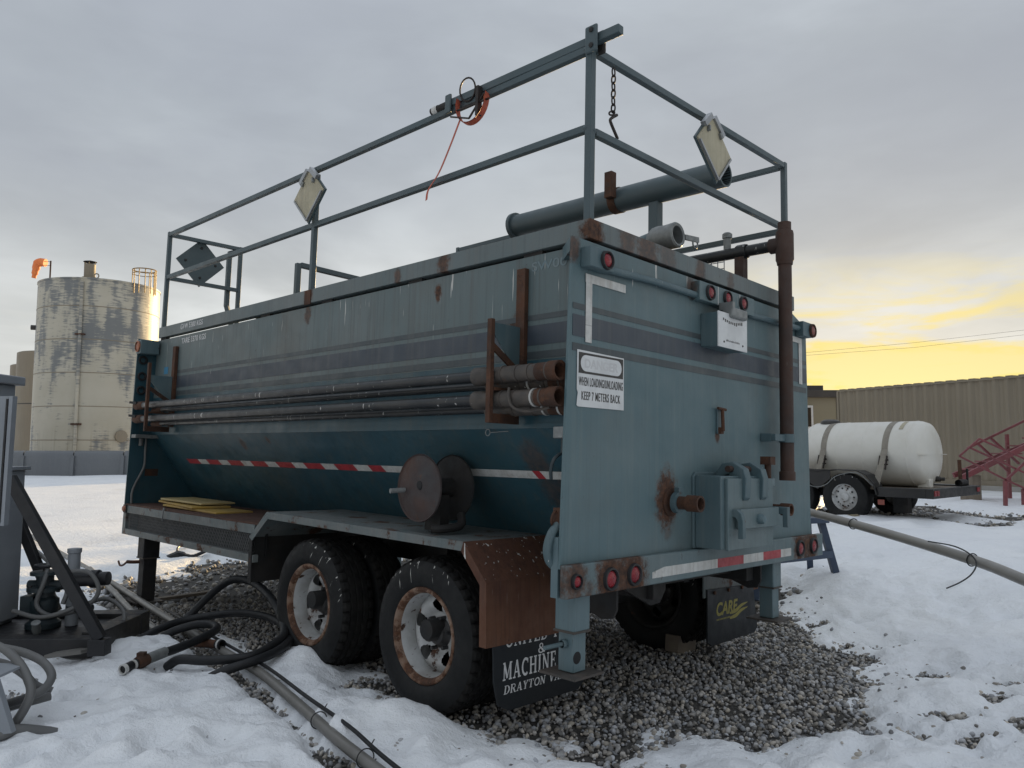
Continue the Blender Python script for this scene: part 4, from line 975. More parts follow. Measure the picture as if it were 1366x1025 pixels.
# exhaust pipe and nozzle on the top deck
ex = part(tr, 'exhaust_pipe', MB().lathe([(.072, .25), (.072, 0), (.085, 0), (.085, 1.80)], (1.77, .20, 2.385), (0, 1, .012), 32), 'darkpipe')
bpy.data.objects[ex.name].data.materials[0] = M['rail']
part(ex, 'pipe_mouth', MB().lathe([(0, .30), (.0721, .30), (.0721, .002)], (1.77, .20, 2.385), (0, 1, .012), 28), 'dark')
part(ex, 'flange', MB().lathe([(0, 1.80), (.105, 1.80), (.105, 1.83), (0, 1.83)], (1.77, .20, 2.385), (0, 1, .012), 28), 'rail')
part(ex, 'pipe_band', MB().lathe([(.086, .80), (.091, .80), (.091, .86), (.086, .86)], (1.77, .20, 2.385), (0, 1, .012), 28, closed=True).box(1.63, 1.685, .98, 1.04, 2.38, 2.56), 'rust')
part(ex, 'support_post', MB().box(1.735, 1.805, .68, .75, 1.603, 2.31), 'rail', .003)
nz_ = part(tr, 'fill_nozzle', MB().tube(smooth_path([(1.15, .62, 1.61), (1.15, .56, 1.75), (1.15, .44, 1.81), (1.15, .32, 1.835)], 6), .052, 18), 'steelblue')
part(nz_, 'coupling', MB().lathe([(.055, 0), (.072, .03), (.075, .06), (.070, .10), (.073, .17), (.066, .18), (.052, .175), (.050, .06)], (1.15, .33, 1.833), (0, -1, .04), 24), 'galv')
part(nz_, 'coupling_lever', MB().bar((1.23, .16, 1.845), (1.36, .15, 1.855), .012, .03).torus((1.325, .15, 1.825), (0, 1, 0), .026, .005, 14, 6), 'galv')

# ================================================================== things carried by the big trailer
def rack_pipe(x, z, r, rc, label, y1, seed, m='darkpipe'):
    rd = random.Random(seed)
    p = thing('rack_pipe', label, 'pipe', (x, 2.4, z), TM, 'pipes lying in the side rack')
    part(p, 'tube', MB().lathe([(r * .8, .55), (r, .55), (r, y1 - .22), (r * .8, y1 - .22)], (x, 0, z), (0, 1, 0), 18), m)
    for (a, b) in ((.05, .33),):
        part(p, 'sleeve', MB().lathe([(rc * .84, a + .10), (rc * .92, a + .10), (rc * .92, b + .16), (rc * 1.06, b + .17), (rc * 1.06, b + .225), (r, b + .23)], (x, 0, z), (0, 1, 0), 20), 'sleeve')
        part(p, 'coupling', MB().lathe([(rc * .78, .16), (rc * .80, .035), (rc * 1.06, .03), (rc * 1.06, .085), (rc * .96, .09), (rc * .96, .155), (rc * .84, .157)], (x, 0, z), (0, 1, 0), 20), 'rust')
        part(p, 'bore', MB().lathe([(0, .12), (rc * .80, .12)], (x, 0, z), (0, 1, 0), 16), 'dark')
        for k in range(4):
            yy = .10 + .085 * k + rd.uniform(-.02, .02)
            part(p, 'clamp_band', MB().lathe([(rc * .92, yy), (rc * 1.0, yy), (rc * 1.0, yy + .010), (rc * .92, yy + .010)], (x, 0, z), (0, 1, 0), 20, closed=True), 'tapewhite' if rd.random() < .2 else 'sleeve')
    part(p, 'front_coupling', MB().lathe([(r, y1 - .22), (r * 1.25, y1 - .21), (r * 1.3, y1 - .06), (r * 1.0, y1 - .03), (r * .5, y1), (0, y1)], (x, 0, z), (0, 1, 0), 16), 'rust')
    part(p, 'cam_lever', MB().bar((x - r * 1.2, y1 - .14, z + .02), (x - r * 1.5, y1 - .01, z + .03), .012, .02).bar((x + r * 1.2, y1 - .14, z), (x + r * 1.4, y1 - .03, z), .012, .02), 'chassis')
    return p
rack_pipe(.018, .958, .028, .042, 'outer upper rusty pipe in the side rack, mouth facing the corner beside the white sign', 4.86, 1)
rack_pipe(.018, .845, .028, .042, 'outer lower pipe in the side rack with a loose pale strap round its end', 4.86, 2)
rack_pipe(.108, .922, .020, .036, 'inner upper pipe of the side rack, half hidden behind the outer upper pipe', 4.70, 3)
rack_pipe(.108, .808, .020, .038, 'inner lower pipe of the side rack, lowest and closest to the trailer wall', 4.70, 4)
single('loose_strap', MB().tube(smooth_path([(-.02, .30, .890), (-.032, .29, .85), (-.03, .27, .805), (.0, .23, .785), (.02, .16, .79), (.03, .10, .80)], 6), .0065, 6), 'sleeve', 'loose pale strap drooping below the lower rack pipe', 'strap', TM, (-.05, .37, .885))
def board(x0, x1, y0, y1, z, rz, m, label):
    mt = TM @ Matrix.Translation(((x0 + x1) / 2, (y0 + y1) / 2, z)) @ Matrix.Rotation(R(rz), 4, 'Z') @ Matrix.Rotation(R(1.0), 4, 'X')
    hx, hy = (x1 - x0) / 2, (y1 - y0) / 2
    single('yellow_board', MB().box(-hx, hx, -hy, hy, 0, .016), m, label, 'board', mt, group='yellow boards on the deck', bevel=.004)
board(.10, .40, 3.42, 4.28, .128, 3, 'yellow', 'lowest yellow board lying flat on the rusty deck, sticking out rearward')
board(.10, .40, 3.72, 4.46, .150, -3, 'yellow', 'middle yellow board in the small pile on the rusty deck')
board(.13, .42, 3.76, 4.40, .174, 5, 'paleyellow', 'faded topmost board of the yellow pile on the rusty deck')
ch = thing('hook_chain', 'short dark chain with a bent steel hook hanging from the rear top rail', 'chain', (.36, .02, 2.46), TM)
zz = 2.452
for k in range(6):
    part(ch, 'link', MB().torus((.362, .022, zz - .021), (0, 1, 0) if k % 2 else (1, 0, 0), .011, .0042, 16, 6, 1.75) if False else MB().tube([Vector((.362, .022, zz - .021)) + (Vector((math.cos(a) * .011, 0, 0)) if k % 2 == 0 else Vector((0, math.cos(a) * .011, 0))) + Vector((0, 0, math.sin(a) * .022)) for a in np.linspace(0, 2 * math.pi, 17)], .0042, 6, caps=False), 'chain'); zz -= .036
part(ch, 'shackle', MB().tube([Vector((.352 + math.cos(a) * .022, .022, zz - .012 + math.sin(a) * .010 + math.cos(a) * .010)) for a in np.linspace(0, 2 * math.pi, 17)], .0045, 6, caps=False), 'chain')
part(ch, 'bent_hook', MB().tube(smooth_path([(.392, .022, zz - .008), (.36, .022, zz - .030), (.340, .022, zz - .050), (.352, .022, zz - .072), (.40, .022, zz - .125)], 4), .0075, 8), 'chain')
sb = thing('strap_bundle', 'orange ratchet strap bundled on the left top rail, tail dangling', 'strap', (.165, .80, 2.45), TM)
arc_ = [Vector((.16, .80 + .115 * math.cos(a), 2.46 + .120 * math.sin(a))) for a in np.linspace(R(-185), R(20), 18)]
def ribbon(P, w, off, th=.004):
    mb = MB(); n = len(P); off = Vector(off)
    V = [p - off * w for p in P] + [p + off * w for p in P]
    mb.add(V + [v + Vector((0, 0, th)) for v in V], [(i, i + 1, n + i + 1, n + i) for i in range(n - 1)] + [(2 * n + i, 3 * n + i, 3 * n + i + 1, 2 * n + i + 1) for i in range(n - 1)]); return mb
part(sb, 'webbing_loop', ribbon(arc_, .022, (1, .25, 0)), 'strap', smooth=0)
part(sb, 'tail', ribbon(smooth_path([(.158, .89, 2.385), (.145, .95, 2.25), (.14, 1.03, 2.12), (.135, 1.11, 2.04), (.135, 1.125, 1.985)], 6), .014, (.3, 1, 0)), 'strap', smooth=0)
part(sb, 'flag', ribbon(smooth_path([(.15, .70, 2.46), (.14, .69, 2.42), (.14, .715, 2.375), (.14, .75, 2.345)], 5), .030, (.5, .6, .2)), 'flag', smooth=0)
part(sb, 'ratchet', MB().bar((.15, .93, 2.44), (.15, .66, 2.43), .008, .008).bar((.15, .70, 2.47), (.14, .80, 2.36), .008, .008).bar((.14, .80, 2.36), (.15, .96, 2.42), .008, .008).torus((.16, .84, 2.54), (1, 0, .2), .06, .005, 20, 6).bar((.15, .74, 2.52), (.15, .74, 2.36), .02, .03), 'chain')

# ================================================================== hoses and conduits on the ground
def cable(name, pts, r, m, label, cat, group=None, n=12, sm=8):
    return single(name, MB().tube(smooth_path(pts, sm), r, n), m, label, cat, base=tuple(pts[0]), group=group, smooth=60)
HA = [(-2.019, 4.45, 0.094), (-1.958, 4.6, 0.095), (-1.895, 4.8, 0.105), (-1.872, 4.98, 0.115), (-1.931, 5.08, 0.122), (-2.054, 5.12, 0.115), (-2.191, 5.08, 0.079), (-2.274, 5.0, 0.031)]
HB = [(-2.44, 4.97, 0.0), (-2.318, 5.2, 0.075), (-2.157, 5.35, 0.106), (-1.852, 5.35, 0.141), (-1.561, 5.15, 0.145), (-1.379, 4.88, 0.110), (-1.338, 4.62, 0.10), (-1.408, 4.42, 0.086), (-1.569, 4.30, 0.052), (-1.70, 4.26, -.01)]
HCp = [(-2.267, 5.2, 0.036), (-2.229, 5.4, 0.1), (-2.073, 5.45, 0.263), (-1.928, 5.4, 0.353), (-1.765, 5.3, 0.36), (-1.574, 5.1, 0.299), (-1.44, 4.92, 0.199), (-1.378, 4.75, 0.137), (-1.411, 4.6, 0.108), (-1.48, 4.45, 0.090), (-1.691, 4.39, 0.085), (-1.858, 4.42, 0.082), (-1.95, 4.47, .03)]
h = thing('suction_hose', 'black hose curling in the snow, its rusty end fitting pointing left', 'hose', (-1.95, 4.7, .03))
part(h, 'hose_body', MB().tube(smooth_path(HA, 8), .026, 14), 'hose', smooth=60)
part(h, 'ferrule', MB().tube([(-1.99, 4.53, .095), (-2.035, 4.405, .088)], .030, 14), 'galv')
part(h, 'coupling', MB().tube([(-2.035, 4.405, .088), (-2.05, 4.365, .086), (-2.062, 4.335, .084)], [.032, .038, .030], 14).box(-2.07, -2.03, 4.35, 4.39, .11, .135), 'rust')
part(h, 'nipple', MB().tube([(-2.062, 4.335, .084), (-2.086, 4.245, .078)], .026, 14), 'hose')
part(h, 'white_ring', MB().pipe((-2.066, 4.318, .083), (-2.070, 4.302, .082), .0275, .02, 14), 'tapewhite')
part(h, 'white_ring', MB().pipe((-2.083, 4.256, .079), (-2.089, 4.236, .078), .0275, .021, 14), 'tapewhite')
cable('black_hose', HB, .026, 'hose', 'low black hose passing in front of the front wheel to the snow', 'hose', 'black hoses by the wheels')
cable('black_hose', HCp, .026, 'hose', 'black hose arching highest above the gravel beside the front wheel', 'hose', 'black hoses by the wheels')
e2 = thing('pipe_end', 'short rusty pipe with a white-ringed black mouth lying on the conduit', 'pipe', (-1.85, 4.83, .05))
part(e2, 'tube', MB().tube([(-1.96, 4.88, .060), (-1.80, 4.82, .066)], .026, 12), 'rust')
part(e2, 'mouth', MB().pipe((-1.80, 4.82, .066), (-1.765, 4.80, .067), .030, .022, 14), 'hose'); part(e2, 'white_ring', MB().pipe((-1.788, 4.812, .067), (-1.776, 4.806, .067), .0315, .028, 14), 'tapewhite')
def gz(x, y, o): return (x, y, zg1(x, y) + o)
cp = [(CON[0][0], CON[0][1], zg1(*CON[0]) + .12)] + [gz(a, b, .062) for a, b in CON[1:]]
cn = thing('ground_conduit', 'grey plastic conduit running across the snow in front of the wheels', 'conduit', (-1.4, 4.3, .05))
part(cn, 'tube', MB().tube(smooth_path(cp, 6), .025, 18), 'pvc', smooth=60)
blk = [Vector(p) + Vector((.020, .014, .034)) for p in cp[2:]]
blk[3] += Vector((.0, 0, .01)); blk[4] += Vector((.03, .02, .0)); blk[5] += Vector((.01, .0, .0))
cable('black_cable', [tuple(p) for p in blk], .009, 'hose', 'thin black cable tied along the top of the grey ground conduit', 'cable', n=8)
P_ = smooth_path(cp, 6)
for i in (33, 40, 20):
    d_ = (P_[i + 1] - P_[i - 1]).normalized()
    part(cn, 'cable_tie', MB().torus(P_[i] + Vector((.003, 0, .008)), d_, .037, .0028, 22, 6).bar(P_[i] + Vector((.02, .01, .05)), P_[i] + Vector((.035, .02, .075)), .005, .003), 'rubber')
cable('thin_conduit', [gz(-2.35, 5.30, .03), gz(-2.9, 6.0, .04), gz(-3.4, 6.7, .05), gz(-4.1, 7.6, .1)], .022, 'pvc', 'thin grey conduit beside the thicker one, near the front leg', 'conduit')
single('plank', MB().bar(gz(-3.05, 6.50, .02), gz(-2.66, 6.98, .03), .07, .022), 'wood', 'short weathered plank on gravel beside the front stabiliser leg', 'plank', base=gz(-3.05, 6.5, 0))
single('anchor_lump', MB().tube(smooth_path([gz(-3.86, 8.62, .01), gz(-3.72, 8.7, .07), gz(-3.6, 8.75, .05), gz(-3.45, 8.95, .12)], 5), [.05, .05, .05, .05, .05, .06, .05, .05, .04, .04, .03, .02, .02, .02, .02, .02], 8).tube(smooth_path([gz(-3.72, 8.7, .06), gz(-3.80, 8.9, .14), gz(-3.75, 9.3, .1)], 5), .012, 8), 'skid', 'dark tangled lump of hardware on snow beyond the front leg', 'hardware', base=gz(-3.7, 8.7, 0))
single('wood_block', MB().box(-.12, .12, -.05, .05, 0, .11, Matrix.Translation((1.13, 5.30, -.10)) @ Matrix.Rotation(R(48), 4, 'Z') @ Matrix.Rotation(R(8), 4, 'Y')), 'wood', 'weathered wooden block beside the right-hand mud flap', 'wood block', base=(1.13, 5.30, -.1), bevel=.004)
# right side: conduit over a blue stand
rcx = thing('raised_conduit', 'pale grey plastic pipe sloping across the snow at the right', 'conduit', (2.7, 5.7, .6))
RC = [(2.30, 7.5, .775), (2.538, 6.6, 0.712), (2.725, 5.7, 0.642), (2.915, 4.95, 0.555), (2.942, 4.5, 0.506), (3.0, 3.4, .36), (3.05, 2.2, .14)]
part(rcx, 'tube', MB().tube(smooth_path(RC, 5), .033, 16), 'pvclight', smooth=60)
P_ = smooth_path(RC, 5)
for i in (8, 15): part(rcx, 'cable_tie', MB().torus(P_[i], (P_[i + 1] - P_[i - 1]).normalized(), .040, .004, 20, 6), 'rubber')
part(rcx, 'loose_wire', MB().tube(smooth_path([(2.80, 5.25, .635), (2.86, 5.05, .628), (2.895, 4.93, .59), (2.88, 4.85, .545), (2.80, 4.77, .495), (2.70, 4.72, .455), (2.60, 4.69, .425)], 5), .0045, 6), 'rubber')
bs = thing('blue_stand', 'dark blue steel stand with splayed legs behind the bumper', 'stand', (2.4, 6.8, .1))
part(bs, 'top', MB().box(-.5, .16, -.12, .12, 0, .05, Matrix.Translation((2.60, 6.9, .60)) @ Matrix.Rotation(R(20), 4, 'Z')), 'bluesteel', .004)
part(bs, 'leg', MB().bar((2.74, 6.90, .60), (2.86, 6.88, .10), .055, .055), 'bluesteel'); part(bs, 'leg', MB().bar((2.70, 7.1, .60), (2.86, 7.5, .10), .055, .055), 'bluesteel')
part(bs, 'leg', MB().bar((2.15, 6.7, .60), (2.02, 6.5, .0), .055, .055), 'bluesteel')
part(bs, 'stretcher', MB().bar((2.80, 6.86, .33), (2.06, 6.44, .33), .05, .06), 'bluesteel')

# ================================================================== control cabinet, skid and pump at the left
cb = thing('control_cabinet', 'tall grey steel control cabinet standing at the left edge', 'cabinet', (-3.2, 4.8, .15))
part(cb, 'lower_box', MB().box(-3.95, -3.235, 4.45, 5.15, .16, 1.115), 'cabinet', .006)
part(cb, 'lower_top', MB().box(-3.98, -3.215, 4.43, 5.18, 1.1155, 1.14), 'cabinet', .004)
part(cb, 'plinth', MB().box(-3.93, -3.26, 4.47, 5.13, .136, .1595), 'cabinet', .003)
part(cb, 'upper_box', MB().box(-3.95, -3.31, 4.48, 5.12, 1.1405, 1.675), 'cabinet', .005)
part(cb, 'cap', MB().box(-4.00, -3.275, 4.40, 5.17, 1.6755, 1.735), 'cabinet', .008)
dr = part(cb, 'door', MB().prism([(-2.90, .83), (-2.752, .845), (-2.742, 1.545), (-2.90, 1.545)], 1, 4.20, 4.215).prism([(-2.752, .845), (-2.735, .845), (-2.722, 1.545), (-2.742, 1.545)], 1, 4.19, 4.23), 'cabinet')
part(dr, 'rubber_seal', MB().bar((-2.764, 4.192, .86), (-2.752, 4.192, 1.53), .006, .01), 'rubber')
sd = thing('black_skid', 'black steel skid frame with a diagonal brace under the grey cabinet', 'skid', (-3.0, 4.8, .05))
part(sd, 'side_beam', MB().box(-3.9, -2.45, 4.58, 4.68, .045, .155), 'skid', .004)
part(sd, 'side_beam', MB().box(-3.9, -2.45, 5.20, 5.32, .035, .168), 'skid', .004)
part(sd, 'end_beam', MB().box(-2.57, -2.452, 4.7004, 5.1996, .038, .165), 'skid', .004)
part(sd, 'floor_plate', MB().box(-3.9, -2.571, 4.7006, 5.1994, .12, .135), 'skid')
part(sd, 'brace', MB().bar((-2.93, 4.52, 1.09), (-2.36, 4.52, .17), .045, .065, (1, 0, 1)), 'skid', .004)
part(sd, 'brace', MB().bar((-3.42, 5.26, .96), (-3.05, 5.26, .17), .045, .06, (1, 0, 1)), 'skid', .004)
part(sd, 'brace_foot', MB().box(-2.42, -2.32, 4.49, 4.57, .08, .17), 'skid', .004)
pm = thing('pump', 'dark valve and pump assembly tangled in cables behind the brace', 'pump', (-2.85, 4.95, .135))
part(pm, 'body', MB().lathe([(0, 0), (.10, 0), (.10, .03), (.075, .05), (.085, .12), (.085, .17), (.06, .19), (.06, .22), (.10, .225), (.10, .25), (.05, .26), (.05, .32), (.085, .325), (.085, .345), (0, .35)], (-2.95, 4.95, .14), (0, 0, 1), 20), 'pump')
for k in range(6): part(pm, 'bolt', MB().rod((-2.95 + .085 * math.cos(k), 4.95 + .085 * math.sin(k), .355), (-2.95 + .085 * math.cos(k), 4.95 + .085 * math.sin(k), .405), .012, 6), 'skid')
part(pm, 'valve_wheel', MB().torus((-2.955, 4.95, .52), (0, 0, 1), .055, .010, 20, 8).rod((-2.955, 4.95, .48), (-2.955, 4.95, .53), .012).bar((-3.01, 4.95, .52), (-2.90, 4.95, .52), .012, .012), 'skid')
part(pm, 'filter_housing', MB().lathe([(0, .14), (.038, .14), (.038, .40), (.045, .41), (.045, .44), (.036, .45), (.036, .59), (.042, .595), (.042, .62), (0, .625)], (-2.80, 5.0, 0), (0, 0, 1), 18), 'cabinet')
part(pm, 'motor', MB().lathe([(0, 0), (.045, 0), (.045, .17), (.055, .175), (.055, .22), (.042, .23), (.042, .28), (0, .282)], (-2.82, 4.93, .435), (1, 0, .03), 18), 'skid')
part(pm, 'drain_fitting', MB().lathe([(.02, 0), (.026, .03), (.022, .06), (.026, .08), (0, .085)], (-2.86, 4.74, .15), (.1, -.3, .6), 12), 'galv')
part(pm, 'pipework', MB().tube([(-3.05, 4.95, .40), (-2.83, 4.95, .40)], .03, 12).tube([(-2.82, 4.98, .25), (-2.66, 4.98, .25)], .022, 12).box(-3.06, -2.98, 4.88, 4.98, .22, .34), 'pump')
KK = {'K1': ([(-3.47, 5.6, 0.568), (-3.108, 5.2, 0.529), (-2.942, 5.05, 0.479), (-2.839, 4.93, 0.44), (-2.769, 4.88, 0.378), (-2.775, 4.85, 0.30)], 'grey cable entering the pump from behind the cabinet'),
      'K2': ([(-3.05, 5.1, 0.64), (-2.958, 4.99, 0.553), (-2.90, 4.86, 0.443), (-2.93, 4.84, 0.30), (-2.843, 4.84, 0.233), (-2.704, 4.86, 0.252)], 'grey cable hanging in an S across the pump body'),
      'K3': ([(-2.80, 4.86, .47), (-2.712, 4.85, 0.500), (-2.618, 4.86, 0.486), (-2.562, 4.86, 0.391), (-2.601, 4.86, 0.312), (-2.683, 4.86, 0.30), (-2.74, 4.86, .36)], 'grey cable coiled in a ring around the pump motor'),
      'K4': ([(-2.72, 4.95, 0.27), (-2.645, 5.1, 0.285), (-2.545, 5.1, 0.235), (-2.489, 5.05, 0.176), (-2.504, 5.0, 0.083), (-2.56, 4.98, 0.02)], 'grey cable looping from the pump down to the gravel'),
      'K5': ([(-3.05, 4.80, 0.27), (-2.866, 4.78, 0.235), (-2.704, 4.80, 0.276), (-2.625, 4.84, 0.332)], 'grey cable sagging along the front of the pump')}
for k in KK: cable('grey_cable', KK[k][0], .014, 'cable', KK[k][1], 'cable', 'cables at the pump', 8, 6)
# cable loops and post foot in the near left corner
LO = [([(-2.60, 3.8, .26), (-2.472, 3.7, 0.334), (-2.366, 3.7, 0.324), (-2.277, 3.7, 0.303), (-2.165, 3.65, 0.276), (-2.095, 3.6, 0.229), (-2.101, 3.55, 0.185), (-2.146, 3.5, 0.164), (-2.25, 3.5, 0.13)], 'outermost grey cable loop in the near left corner'),
      ([(-2.55, 3.7, .28), (-2.406, 3.6, 0.373), (-2.287, 3.55, 0.362), (-2.186, 3.5, 0.317), (-2.112, 3.45, 0.263), (-2.077, 3.42, 0.209), (-2.097, 3.4, 0.136), (-2.14, 3.38, 0.06)], 'grey cable curving steeply down into the snow, near left corner'),
      ([(-2.7, 3.9, .25), (-2.536, 3.8, 0.249), (-2.395, 3.75, 0.238), (-2.284, 3.7, 0.208), (-2.225, 3.7, 0.157), (-2.162, 3.72, 0.125)], 'low grey cable running behind the other loops, near left corner'),
      ([(-2.40, 3.45, .12), (-2.293, 3.5, 0.115), (-2.193, 3.56, 0.122), (-2.121, 3.64, 0.128)], 'short straight grey conduit stub lying in the near left corner')]
for p, l in LO: cable('grey_cable', p, .019, 'cable', l, 'cable', 'cable loops in the near left corner', 10, 6)
cable('buried_pipe', [(-2.42, 3.32, .06), (-2.219, 3.33, 0.064), (-2.128, 3.32, 0.075), (-2.085, 3.36, 0.075), (-1.98, 3.45, 0.03)], .026, 'cable', 'grey pipe end half buried in snow at the near left corner', 'pipe')
single('post_foot', MB().prism([(-2.60, .03), (-2.075, .085), (-2.155, .30), (-2.60, .32)], 1, 3.30, 3.33).prism([(-2.60, .3205), (-2.155, .3005), (-2.158, .31), (-2.60, .33)], 1, 3.30, 3.50), 'cabinet', 'pale grey tapered steel foot at the near left corner', 'post foot', base=(-2.3, 3.3, .05))
single('debris', MB().prism([(-2.62, 4.42), (-2.47, 4.52), (-2.44, 4.60), (-2.50, 4.585), (-2.60, 4.50)], 2, .085, .105), 'pvc', 'small grey shard lying on the snow before the black skid', 'debris', base=(-2.5, 4.5, .08))

# ================================================================== background right: water tank trailer
a_ = R(50); Dd = Vector((math.cos(a_), -math.sin(a_), 0)); Xx = Vector((math.sin(a_), math.cos(a_), 0))
o_ = Vector((4.844, 11.2, .548)) - Xx * .1 - Vector((0, 0, .34))
FM = Matrix((Xx, -Dd, Vector((0, 0, 1)))).transposed().to_4x4(); FM.translation = o_
ut = thing('utility_trailer', 'black tandem-axle utility trailer carrying the white tank', 'trailer', (.82, 0, 0), FM)
part(ut, 'frame', MB().box(.24, 1.42, -1.10, 2.6, .38, .46).box(.02, 1.66, -1.20, -1.10, .37, .50).box(.02, .12, -1.10, -.46, .37, .50).box(1.56, 1.66, -1.10, -.46, .37, .50).box(.02, .12, 1.25, 2.6, .37, .50).box(1.56, 1.66, 1.25, 2.6, .37, .50), 'trailerblack', .006)
part(ut, 'deck', MB().box(.13, 1.55, -1.09, 2.55, .461, .48), 'wood')
def fend(x0, x1):
    P = [(-.47, .40), (-.43, .55), (-.33, .67), (-.2, .725), (.15, .735), (.42, .70), (.65, .735), (1.0, .725), (1.13, .67), (1.22, .55), (1.26, .40)]
    mb = MB()
    for p, q in zip(P, P[1:]): mb.add([(x0, *p), (x1, *p), (x1, *q), (x0, *q), (x0, p[0] * .97, p[1] - .012), (x1, p[0] * .97, p[1] - .012), (x1, q[0] * .97, q[1] - .012), (x0, q[0] * .97, q[1] - .012)], [(0, 1, 2, 3), (7, 6, 5, 4), (0, 3, 7, 4), (1, 5, 6, 2)])
    mb.prism([(-.40, .56), (-.2, .70), (.2, .72), (.22, .60), (.40, .46), (.58, .60), (.60, .72), (1.0, .70), (1.2, .56), (1.2, .72), (-.4, .72)][:0] or [(.20, .60), (.40, .44), (.60, .60), (.60, .73), (.20, .73)], 0, (x0 if x0 < .5 else x1 - .01), (x0 + .01 if x0 < .5 else x1))
    return mb
part(ut, 'fender', fend(-.01, .235), 'trailerblack'); part(ut, 'fender', fend(1.43, 1.67), 'trailerblack')
def small_wheel_meshes():
    ty = MB().lathe([(.19, -.10), (.22, -.105), (.30, -.108), (.33, -.095), (.34, -.06), (.34, .06), (.33, .095), (.22, .105), (.19, .10)], (0, 0, 0), (1, 0, 0), 40)
    rm = MB().lathe([(.195, -.098), (.200, -.092), (.185, -.08), (.175, -.05), (.15, -.055), (.11, -.075), (.07, -.07), (.06, -.07)], (0, 0, 0), (1, 0, 0), 40)
    rm.lathe([(.06, -.07), (.055, -.10), (.03, -.105), (0, -.105)], (0, 0, 0), (1, 0, 0), 20)
    hl = MB()
    for k in range(10): hl.lathe([(0, -.077), (.014, -.076)], (0, .128 * math.cos(k * .628), .128 * math.sin(k * .628)), (1, 0, 0), 10)
    return ty.mesh('tyre'), rm.mesh('rim'), hl.mesh('vent_holes')
sw_ = small_wheel_meshes(); sw_[0].materials.append(M['tyre']); sw_[1].materials.append(M['rimwhite']); sw_[2].materials.append(M['dark'])
for x, f_ in ((.10, 0), (1.58, 1)):
    for y in (0, .80):
        w = bpy.data.objects.new('wheel', sw_[0]); C.objects.link(w); w.parent = ut; w.location = Vector((x - .82, y, .34)); w.rotation_euler = (0, 0, math.pi if f_ else 0)
        for nm, me in (('rim', sw_[1]), ('vent_holes', sw_[2])):
            c = bpy.data.objects.new(nm, me); C.objects.link(c); c.parent = w
for x in (.07, .16): part(ut, 'tail_lamp', MB().box(x - .035, x + .035, -1.212, -1.2005, .405, .475), 'lens', .004)
part(ut, 'tail_lamp', MB().box(1.52, 1.62, -1.212, -1.2005, .415, .475), 'lens', .004)
part(ut, 'side_lamp', MB().box(.005, .0195, -.56, -.47, .26, .33), 'lensdark', .003)
part(ut, 'ramp_arm', MB().bar((1.50, -1.0, .50), (1.62, -.95, .86), .05, .04), 'rust'); part(ut, 'stake', MB().bar((1.62, -1.05, .50), (1.62, -1.05, .74), .025, .025), 'trailerblack')
part(ut, 'winch', MB().lathe([(.05, 0), (.05, .25)], (1.25, -1.06, .54), (1, 0, 0), 12), 'chassis')
part(ut, 'axle', MB().rod((.1, 0, .33), (1.58, 0, .33), .04).rod((.1, .8, .33), (1.58, .8, .33), .04).box(.3, .42, -.75, -.55, .14, .38), 'chassis')
part(ut, 'wiring', MB().tube(smooth_path([(-.012, 1.4, .60), (-.014, .75, .56), (-.014, .55, .50), (-.014, .40, .47), (-.014, .25, .52), (-.014, .1, .64), (-.014, -.2, .69), (-.014, -.42, .52)], 5), .006, 6), 'galv')
wt = thing('poly_tank', 'white cylindrical plastic tank strapped on the black utility trailer', 'tank', (.82, 0, .48), FM)
TC = (.86, 0, .955); prof = [(0, -.905), (.20, -.90), (.38, -.87), (.445, -.83), (.47, -.76), (.475, -.70), (.475, .76), (.47, .82), (.44, .88), (.36, .92), (0, .95)]
part(wt, 'shell', MB().lathe(prof, TC, (0, 1, 0), 56), 'poly', smooth=60)
part(wt, 'mould_line', MB().box(.40, 1.32, -.902, -.86, .948, .953), 'poly'); part(wt, 'skid_foot', MB().box(.70, .82, -.89, -.72, .481, .60), 'poly', .01)
part(wt, 'label_patch', MB().add([(.86 - .4785 * math.cos(a), yy, .955 + .4785 * math.sin(a)) for a in (R(48), R(58), R(68), R(78)) for yy in (-.62, -.56)], [(0, 1, 3, 2), (2, 3, 5, 4), (4, 5, 7, 6)]), 'cream', smooth=60)
part(wt, 'drain_valve', MB().lathe([(.04, 0), (.04, .06), (.025, .065), (.025, .12), (0, .12)], (.98, -.86, .60), (0, -1, 0), 14), 'hub')
for yy in (-.72, -.1, .3, .78): part(wt, 'mould_rib', MB().lathe([(.474, yy), (.479, yy + .008), (.479, yy + .018), (.474, yy + .026)], TC, (0, 1, 0), 56), 'poly')
part(wt, 'lid', MB().lathe([(0, .05), (.09, .045), (.14, .02), (.15, 0), (.15, -.04)], (.86, .62, 1.44), (0, 0, 1), 24), 'hub')
